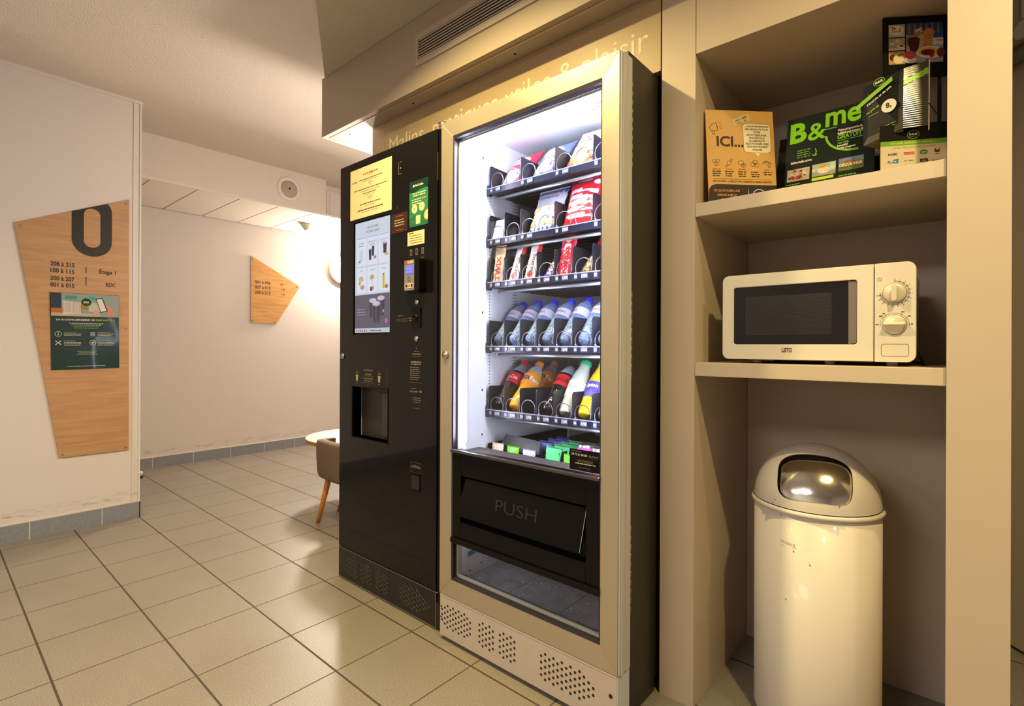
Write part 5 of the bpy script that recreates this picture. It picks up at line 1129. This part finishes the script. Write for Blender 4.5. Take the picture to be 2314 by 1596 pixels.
# megaphone
m.line([(.010, .232), (.014, .240), (.030, .248), (.036, .224), (.016, .222), (.010, .232)], .0011, 0, KB2); m.line([(.018, .222), (.020, .212), (.026, .213), (.024, .223)], .0011, 0, KB2); m.line([(.030, .248), (.034, .236), (.036, .224)], .0011, 0, KB2)
for a, b in (((.040, .238), (.047, .241)), ((.040, .232), (.048, .231)), ((.039, .245), (.044, .250))): m.line([a, b], .0009, 0, KB2)
xs = (.026, .064, .102, .141, .178)
for a, b in ((-.006, .006), (.005, .007), (0, -.004)): m.ring(xs[0]+a, .125+b, .0062, .0009, .0, KB2, 20, ry=.0045)
m.ring(xs[1], .126, .0065, .0009, 0, KB2, 20); m.line([(xs[1]-.005, .122), (xs[1]-.011, .116), (xs[1]-.006, .113), (xs[1]-.003, .120)], .0009, 0, KB2); m.line([(xs[1]+.005, .130), (xs[1]+.011, .136), (xs[1]+.006, .139), (xs[1]+.003, .132)], .0009, 0, KB2)
m.ring(xs[2]-.002, .128, .009, .0009, 0, KB2, 20, ry=.007); m.ring(xs[2]+.005, .120, .0075, .0009, .0001, KB2, 20, ry=.006); m.ring(xs[2]+.005, .120, .003, .0008, .0002, KB2, 14)
for a, b in ((-.006, -.002), (.001, .005), (.006, -.004)): m.ring(xs[3]+a, .126+b, .0075, .0009, 0, KB2, 20, ry=.0065)
for k in range(5): m.ring(xs[4]-.008+k*.004, .127+.003*math.sin(k*1.2), .006, .0009, 0, KB2, 16, 20, 200)
m.ring(xs[4]+.006, .119, .004, .0009, 0, KB2, 14)
for i, x in enumerate(xs):
    m.lines(x-.014, .106, x+.014, 0, flat(['C8542A', 'C8842A', 'C8542A', 'E8C020', 'B8702A'][i]), .0034, 1, seed=i); m.lines(x-.015, .099, x+.015, 0, KB2, .0030, 3 if i != 4 else 2, .0066, seed=i+7)
m.rect(.016, .0778, .186, .0785, 0, KB2); m.text('DÉCOUVREZ LA SÉLECTION COMPLÈTE DEMAIN MATIN !', .014, .0685, 0, KB2, h=.0052, w=.176, bold=.015)
og = flat('D0904A')
for i, s in enumerate(('DE QUOI PASSER UNE', 'BONNE & BELLE', 'JOURNÉE')): m.text(s, .054, .040-i*.013, .0003, og, h=.0062, w=(.076, .056, .034)[i], al='c', bold=.02)
m.rect(.1165, .012, .118, .050, .0003, flat('C8B88A')); m.ring(.150, .030, .020, .0022, .0003, WH, 36); m.text('B&B', .150, .0265, .0004, WH, h=.0095, w=.026, al='c', bold=.03)
m.build('print', t)

# dark patterned leaflet behind
t, F = card('brochure', 'dark patterned leaflet showing between the kraft card and the green-lettered poster', 'brochure', (-.425, 1.72, ZS), (1, -.05, 0), (0, .08, .29), .09, .262, .003, mat('patterned_dark', (.035, .030, .025), .35, noise=.9, nscale=40))
# B&me poster
GK, GG = mat('bottle_green_ink', hx('0B1C18'), .3), flat('76B51E', .35)
t, F = card('poster_board', 'dark poster with big lime B&me lettering in the middle of the top shelf', 'poster', (-.368, 1.60, ZS), (1, -.015, 0), (0, .045, .25), .210, .254, .004, mat('poster_dark', hx('0A1815'), .4, spec=.25))
m = M(F)
m.text('B', .009, .180, 0, GG, h=.056, w=.042, bold=.04); m.text('&', .054, .176, 0, GG, h=.050, w=.044, bold=.014); m.text('me', .096, .206, 0, GG, h=.058, w=.082, bold=.025)
m.rect(.094, .197, .124, .199, 0, GG)
m.ring(.168, .180, .072, .0055, 0, GG, 50, 182, 275, ry=.060)
for i, (s, c, h, w_) in enumerate((('Votre programme de', WH, .0065, .056), ('fidélité avantageux &', WH, .0065, .058), ('GRATUIT', GG, .0120, .056))): m.text(s, .126, .183-i*.0095-(.004 if i == 2 else 0), .0006, c, h=h, w=w_, bold=.03)
m.rect(.126, .1555, .183, .1563, .0006, WH)
for i, s in enumerate(('Your FREE', 'beautiful', 'loyalty program')): m.text(s, .126, .146-i*.0075, .0006, [GG, WH, WH][i], h=.0055, w=[.026, .024, .042][i], bold=.03)
m.lines(.025, .150, .066, 0, flat('5E8A2A'), .003, 4, .0068, seed=1, fill=.8); m.line([(.074, .148), (.077, .138), (.072, .128)], .0022, 0, GG); m.line([(.067, .132), (.072, .127), (.078, .131)], .0022, 0, GG)
m.text('bbhotels.com', .014, .115, 0, WH, h=.0068, w=.052, bold=.03)
def photo(m, x, y, w_, h, kind):
    if kind == 0:
        m.rect(x, y, x+w_, y+h, 0, flat('B0A290')); g = random.Random(5)
        for k in range(16): m.disc(x+g.uniform(.1, .9)*w_, y+g.uniform(.12, .88)*h, g.uniform(.0025, .005), .0002+.00002*k, flat(g.choice(['B05A2A', '7A2E1E', 'C88A3A', '4A2A1E', 'D0A050', 'A83A22'])), 12)
    elif kind == 1:
        m.rect(x, y, x+w_, y+h, 0, flat('8A9488')); m.rect(x, y+h*.5, x+w_, y+h, .0001, flat('9AA8A0')); m.disc(x+w_*.5, y+h*.42, w_*.26, .0002, flat('D8C8A8'), 20, h*.25); m.rect(x+w_*.75, y+h*.3, x+w_*.95, y+h*.9, .0002, flat('A8C0B8')); m.disc(x+w_*.45, y+h*.75, .009, .0003, flat('C08A3A'), 14, .005)
    else:
        m.rect(x, y, x+w_, y+h, 0, flat('6A7E9A')); m.poly([(x, y+h*.4), (x+w_*.3, y+h*.8), (x+w_, y+h*.62), (x+w_, y), (x, y)], .0001, flat('8A5A30')); m.rect(x, y, x+w_, y+h*.32, .0002, flat('5E6A2A'))
        for k in range(8): m.poly([(x+w_*(.1+k*.11), y+h*.2), (x+w_*(.13+k*.11), y+h*.45), (x+w_*(.16+k*.11), y+h*.2)], .0003, flat('2E4420'))
for i, s in enumerate(('PROFITER', 'SE DÉTENDRE', 'DÉCOUVRIR')):
    x = .006+i*.0625; photo(m, x, .062+(0, .002, .004)[i], .056, .036, i); m.text(s, x+.028, .078, .0008, WH, h=.0075, w=(.042, .056, .052)[i], al='c', bold=.04)
    m.lines(x, .052, x+.05, 0, GG, .0026, 1, al='l', seed=i); m.lines(x, .046, x+.055, 0, WH, .0024, 2, .006, al='l', seed=i+3); m.lines(x, .030, x+.03, 0, GG, .0026, 1, al='l', seed=i+6); m.lines(x, .024, x+.05, 0, WH, .0024, 1, al='l', seed=i+9)
m.rect(.0685, .053, .120, .061, .0004, flat('B0C81E'))
m.build('print', t)
# dark leaflet at the right of the poster, seen past its edge
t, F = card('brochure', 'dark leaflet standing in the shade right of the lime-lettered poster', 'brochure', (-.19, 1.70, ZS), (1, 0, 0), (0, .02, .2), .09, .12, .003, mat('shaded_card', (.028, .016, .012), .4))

# white and black partner board
t, F = card('partner_board', 'black and white board with green band and small logos, right end of top shelf', 'sign', (-.137, 1.521, ZS-.0002), (.123, .066, 0), (0, .002, .20), .139, .131, .004, mat('board_black', (.006, .0055, .005), .4, spec=.2))
m = M(F @ Matrix.Diagonal((1.05, .82, 1, 1))); IV = flat('CFC2A6'); m.rect(0, 0, .132, .098, 0, IV); m.rect(0, .098, .132, .112, .0002, flat('6DA52E'))
m.text('Un petit déjeuner à volonté ...', .066, .1025, .0004, flat('D8CC8A'), h=.0056, w=.088, al='c', bold=.02); m.text('...avec des produits français', .066, .0895, .0004, flat('A8B03A'), h=.0056, w=.088, al='c', bold=.02)
m.ring(.066, .128, .0125, .0014, .0002, GG, 30); m.text('B&B', .066, .1258, .0003, WH, h=.0062, w=.0170, al='c', bold=.03); m.rect(.060, .1222, .072, .1230, .0003, WH)
m.text('coïc', .025, .070, .0002, KB2, h=.0088, w=.020, al='c', bold=.03); m.rect(.047, .070, .068, .0775, .0002, flat('C8382E')); m.text('granini', .0575, .0722, .0004, WH, w=.017, h=.004, al='c'); m.poly([(.080, .069), (.093, .069), (.0945, .078), (.0865, .0825), (.0785, .078)], .0002, flat('4A8A3E')); m.lines(.081, .073, .092, .0004, WH, .003, 1, seed=1)
m.rect(.108, .072, .1115, .083, .0002, flat('3A3A5A')); m.rect(.1115, .072, .115, .083, .0002, WH); m.rect(.115, .072, .1185, .083, .0002, flat('B03A3A')); m.disc(.1135, .0745, .0035, .0004, KB2, 12); m.lines(.107, .066, .120, .0002, KB2, .002, 1, seed=2)
m.poly([(.014, .048), (.036, .046), (.037, .060), (.028, .058), (.024, .054), (.015, .054)], .0002, flat('3A7AB0')); m.lines(.017, .050, .034, .0004, WH, .003, 1, seed=3); m.lines(.048, .051, .068, .0002, flat('8A7A5A'), .003, 1, seed=4, fill=1)
m.poly([(.080, .046), (.096, .047), (.094, .056), (.079, .055)], .0002, flat('3A2A28')); m.lines(.082, .0495, .094, .0004, flat('B09A8A'), .002, 2, .004, seed=5); m.text('Le Gall', .103, .047, .0002, KB2, h=.0048, w=.018, bold=.02)
m.build('print', t)
# cardboard display behind: black panel with food photographs, carried by a narrow back post
ds_ = thing('cardboard_display', 'tall black cardboard display with framed breakfast photographs in the top right corner', 'display', (-.09, 1.62, ZS))
BKD = mat('display_black', (.006, .005, .0045), .4, spec=.2)
Fd = frame((-.1355, 1.576, 1.697), (.12, .084, 0), (0, .003, .15)) @ Matrix.Diagonal((.95, .836, 1, 1)); m = M(Fd); m.box(0, .155, 0, .183, -.005, 0, BKD); m.build('header_panel', ds_)
m = M(Fd)
for (x, y, w_, h, k) in ((.012, .122, .040, .038, 0), (.012, .082, .040, .037, 1), (.012, .040, .040, .039, 2)):
    m.rect(x, y, x+w_, y+h, .0006, flat(['B8A894', '9A9490', 'B89A62'][k])); g = random.Random(k+20)
    if k == 0:
        m.disc(x+.02, y+.020, .017, .0008, flat('D8CCB8'), 24, .014); 
        for j in range(14): m.disc(x+.02+g.uniform(-.011, .011), y+.022+g.uniform(-.009, .009), .0022, .001+.00002*j, flat(g.choice(['7A4A2A', 'A06A3A', '5A3020', 'C09A5A'])), 8)
    if k == 1:
        m.disc(x+.022, y+.027, .006, .0009, flat('E0B030'), 14, .007); m.disc(x+.030, y+.012, .010, .0009, flat('D8CCB8'), 18, .006); m.disc(x+.031, y+.013, .006, .001, flat('7A2A1E'), 12, .003); m.rect(x, y, x+.04, y+.006, .0007, flat('D8C49A')); m.disc(x+.009, y+.020, .007, .0008, flat('D0B890'), 14, .003)
    if k == 2:
        m.disc(x+.024, y+.015, .013, .0009, flat('E4D6A8'), 20, .014); m.disc(x+.009, y+.021, .007, .0008, flat('5A2E1A'), 14, .010); m.disc(x+.026, y+.026, .006, .001, flat('7A8A3A'), 12, .003); m.disc(x+.033, y+.029, .004, .0011, flat('B03020'), 10, .002)
x, y = .0545, .042; m.rect(x, y, x+.090, y+.120, .0006, flat('A89A8C')); m.rect(x, y+.085, x+.09, y+.12, .0007, flat('3C4452'))
for k in range(6): m.rect(x+.006+k*.014, y+.088, x+.011+k*.014, y+.118, .0008, flat('5E6C80'))
m.rect(x, y+.052, x+.03, y+.085, .0008, flat('8E7660')); m.disc(x+.030, y+.092, .012, .001, flat('A0723A'), 14, .010); 
for k in range(10): m.disc(x+.024+(k*7 % 17)*.001, y+.093+(k*5 % 11)*.001, .0018, .0012, flat('E0D0B8'), 8)
m.poly([(x+.002, y+.07), (x+.034, y+.072), (x+.028, y+.030), (x+.012, y+.030)], .0011, flat('4A1C18')); m.disc(x+.018, y+.072, .016, .0012, flat('6A3028'), 18, .005); m.disc(x+.018, y+.0725, .012, .0013, flat('2E120E'), 18, .003)
m.disc(x+.056, y+.088, .014, .0012, flat('C8783A'), 18, .014); m.poly([(x+.038, y+.078), (x+.060, y+.080), (x+.062, y+.044), (x+.044, y+.040)], .0013, flat('D08A3A'))
for k in range(5): m.line([(x+.042+k*.0005, y+.05+k*.007), (x+.050, y+.054+k*.007), (x+.060, y+.05+k*.007)], .0018, .0015, flat('8E4A1E'))
m.rect(x+.066, y+.052, x+.090, y+.085, .0012, flat('D4CCC0')); m.rect(x+.066, y+.072, x+.090, y+.085, .0013, flat('2E4E8A')); m.text('Nat', x+.074, y+.062, .0015, flat('B8302A'), h=.006, w=.014, bold=.03)
m.disc(x+.058, y+.030, .034, .0014, flat('DCD0BE'), 30, .018); m.disc(x+.052, y+.032, .024, .0015, flat('C8B040'), 24, .013); m.disc(x+.052, y+.030, .017, .0016, flat('6E1420'), 20, .009); m.poly([(x+.05, y+.026), (x+.07, y+.022), (x+.062, y+.012)], .0017, flat('A81A22')); m.disc(x+.084, y+.028, .010, .0016, flat('6A3426'), 14, .014)
m.disc(x+.010, y+.024, .014, .0014, flat('C84A44'), 18, .012); m.disc(x+.009, y+.009, .016, .0013, flat('DCD2C4'), 18, .010); m.rect(x+.048, y+.002, x+.056, y+.010, .0018, flat('3A5A9A'))
m.build('food_photographs', ds_)
m = M(); m.box(-.1395, -.1365, 1.58, 1.595, ZS, 1.848, BKD); m.box(-.1365, -.10, 1.595, 1.600, ZS, 1.71, BKD); m.box(-.034, -.026, 1.66, 1.668, ZS, 1.72, BKD); m.build('back_post', ds_)
# folded black leaflet with lime band and glossy ribbed wing
fl_ = thing('folded_leaflet', 'black folded leaflet with lime band and glossy ribbed wing', 'leaflet', (-.11, 1.55, 1.53))
P0, P1, P2 = Vector((-.1755, 1.555, 1.531)), Vector((-.094, 1.530, 1.545)), Vector((-.0485, 1.541, 1.544))
P0t, P1t, P2t = P0+Vector((0, 0, .146)), P1+Vector((0, .016, .150)), P2+Vector((0, .018, .160))
th = Vector((0, .0018, 0))
m = M(); m.add([P0, P1, P1t, P0t, P0+th, P1+th, P1t+th, P0t+th], [(0, 1, 2, 3), (7, 6, 5, 4), (0, 4, 5, 1), (1, 5, 6, 2), (2, 6, 7, 3), (3, 7, 4, 0)], mat('leaflet_black', (.007, .006, .005), .35, spec=.25)); m.build('left_panel', fl_)
m = M(); nu, nv = 6, 90; vs = []      # ribbed glossy wing, bowed
RIB = mat('ribbed_gloss', (.020, .018, .016), .16, coat=.6, spec=.9)
for j in range(nv+1):
    for i in range(nu+1):
        a, b = i/nu, j/nv; p = (P1*(1-a)+P2*a)*(1-b)+(P1t*(1-a)+P2t*a)*b
        vs.append(p+Vector((0, -.004*math.sin(PI*b)-.0006*math.sin(2*PI*b*30+a*.6), .0)))
fq = [(j, i) for j in range(nv) for i in range(nu)]; lime = lambda j, i: .70 < j/nv-.10*i/nu < .80
m.add(vs, [(j*(nu+1)+i, j*(nu+1)+i+1, (j+1)*(nu+1)+i+1, (j+1)*(nu+1)+i) for j, i in fq if not lime(j, i)], RIB, True)
m.add(vs, [(j*(nu+1)+i, j*(nu+1)+i+1, (j+1)*(nu+1)+i+1, (j+1)*(nu+1)+i) for j, i in fq if lime(j, i)], mat('ribbed_lime', hx('76B51E'), .2, coat=.5), True); m.build('glossy_wing', fl_)
Fp = frame(P0+Vector((0, -.0008, 0)), P1-P0, P0t-P0); m = M(Fp)
m.poly([(0, .096), (.085, .126), (.085, .137), (0, .107)], 0, GG); m.text('pour toujours', .028, .108, .0004, flat('B8D060'), h=.0045, w=.045, rot=19.5); m.text('d\'énergie et de joie', .024, .092, .0004, WH, h=.0055, w=.060, rot=19.5, bold=.02)
m.text('Au prix de', .020, .072, .0004, GG, h=.0055, w=.030, rot=16, bold=.03); m.rect(.024, .066, .046, .0666, .0004, WH); m.disc(.068, .070, .016, .0003, WH, 24); m.text('8,', .062, .066, .0006, KD, h=.012, w=.011, bold=.03)
m.ring(.058, .1395, .0125, .0014, .0002, GG, 30, ry=.0095); m.text('B&B', .058, .1370, .0003, WH, h=.0055, w=.0165, al='c', bold=.03); m.lines(.035, .024, .08, .0003, flat('5E8A2A'), .002, 2, .006, seed=2)
m.build('print', fl_)
m = M(); m.tube([P2+Vector((.002, -.002, -.012)), P2t+Vector((.002, -.002, 0))], .0012, mat('clear_rod', (.62, .56, .44), .2), 8); m.tube([P2+Vector((.002, 0, .05)), Vector((-.035, 1.632, 1.60))], .0012, M_dark, 8); m.build('clip_rod', fl_)
m = M(); m.add([P0+Vector((0, .001, .002)), P1+Vector((0, .001, -.002)), P1+Vector((.0, .09, .0)), P0+Vector((.036, .07, .0))], [(0, 1, 2, 3)], mat('fold_flap', (.30, .24, .17), .5)); m.build('bottom_flap', fl_)
# round fitting at the upper right edge, on the wall beyond the right pillar
rf = thing('wall_fitting', 'round beige wall fitting at the upper right edge of the view', 'fitting', (.166, 2.348, 2.061))
Fz = frame((.170, 2.3455, 2.061), (.665, -.747, 0), (0, 0, 1)); m = M(Fz)
m.prism([(.032*math.cos(2*PI*k/28), .032*math.sin(2*PI*k/28)) for k in range(28)], .001, .008, M_white); m.build('disc', rf, bevel=.001)
m = M(Fz); m.ring(0, 0, .034, .003, .009, mat('fitting_rim', (.30, .22, .15), .5)); m.build('rim', rf)
m = M(Fz); m.box(-.004, .006, .034, .30, .001, .007, M_white); m.build('conduit', rf)
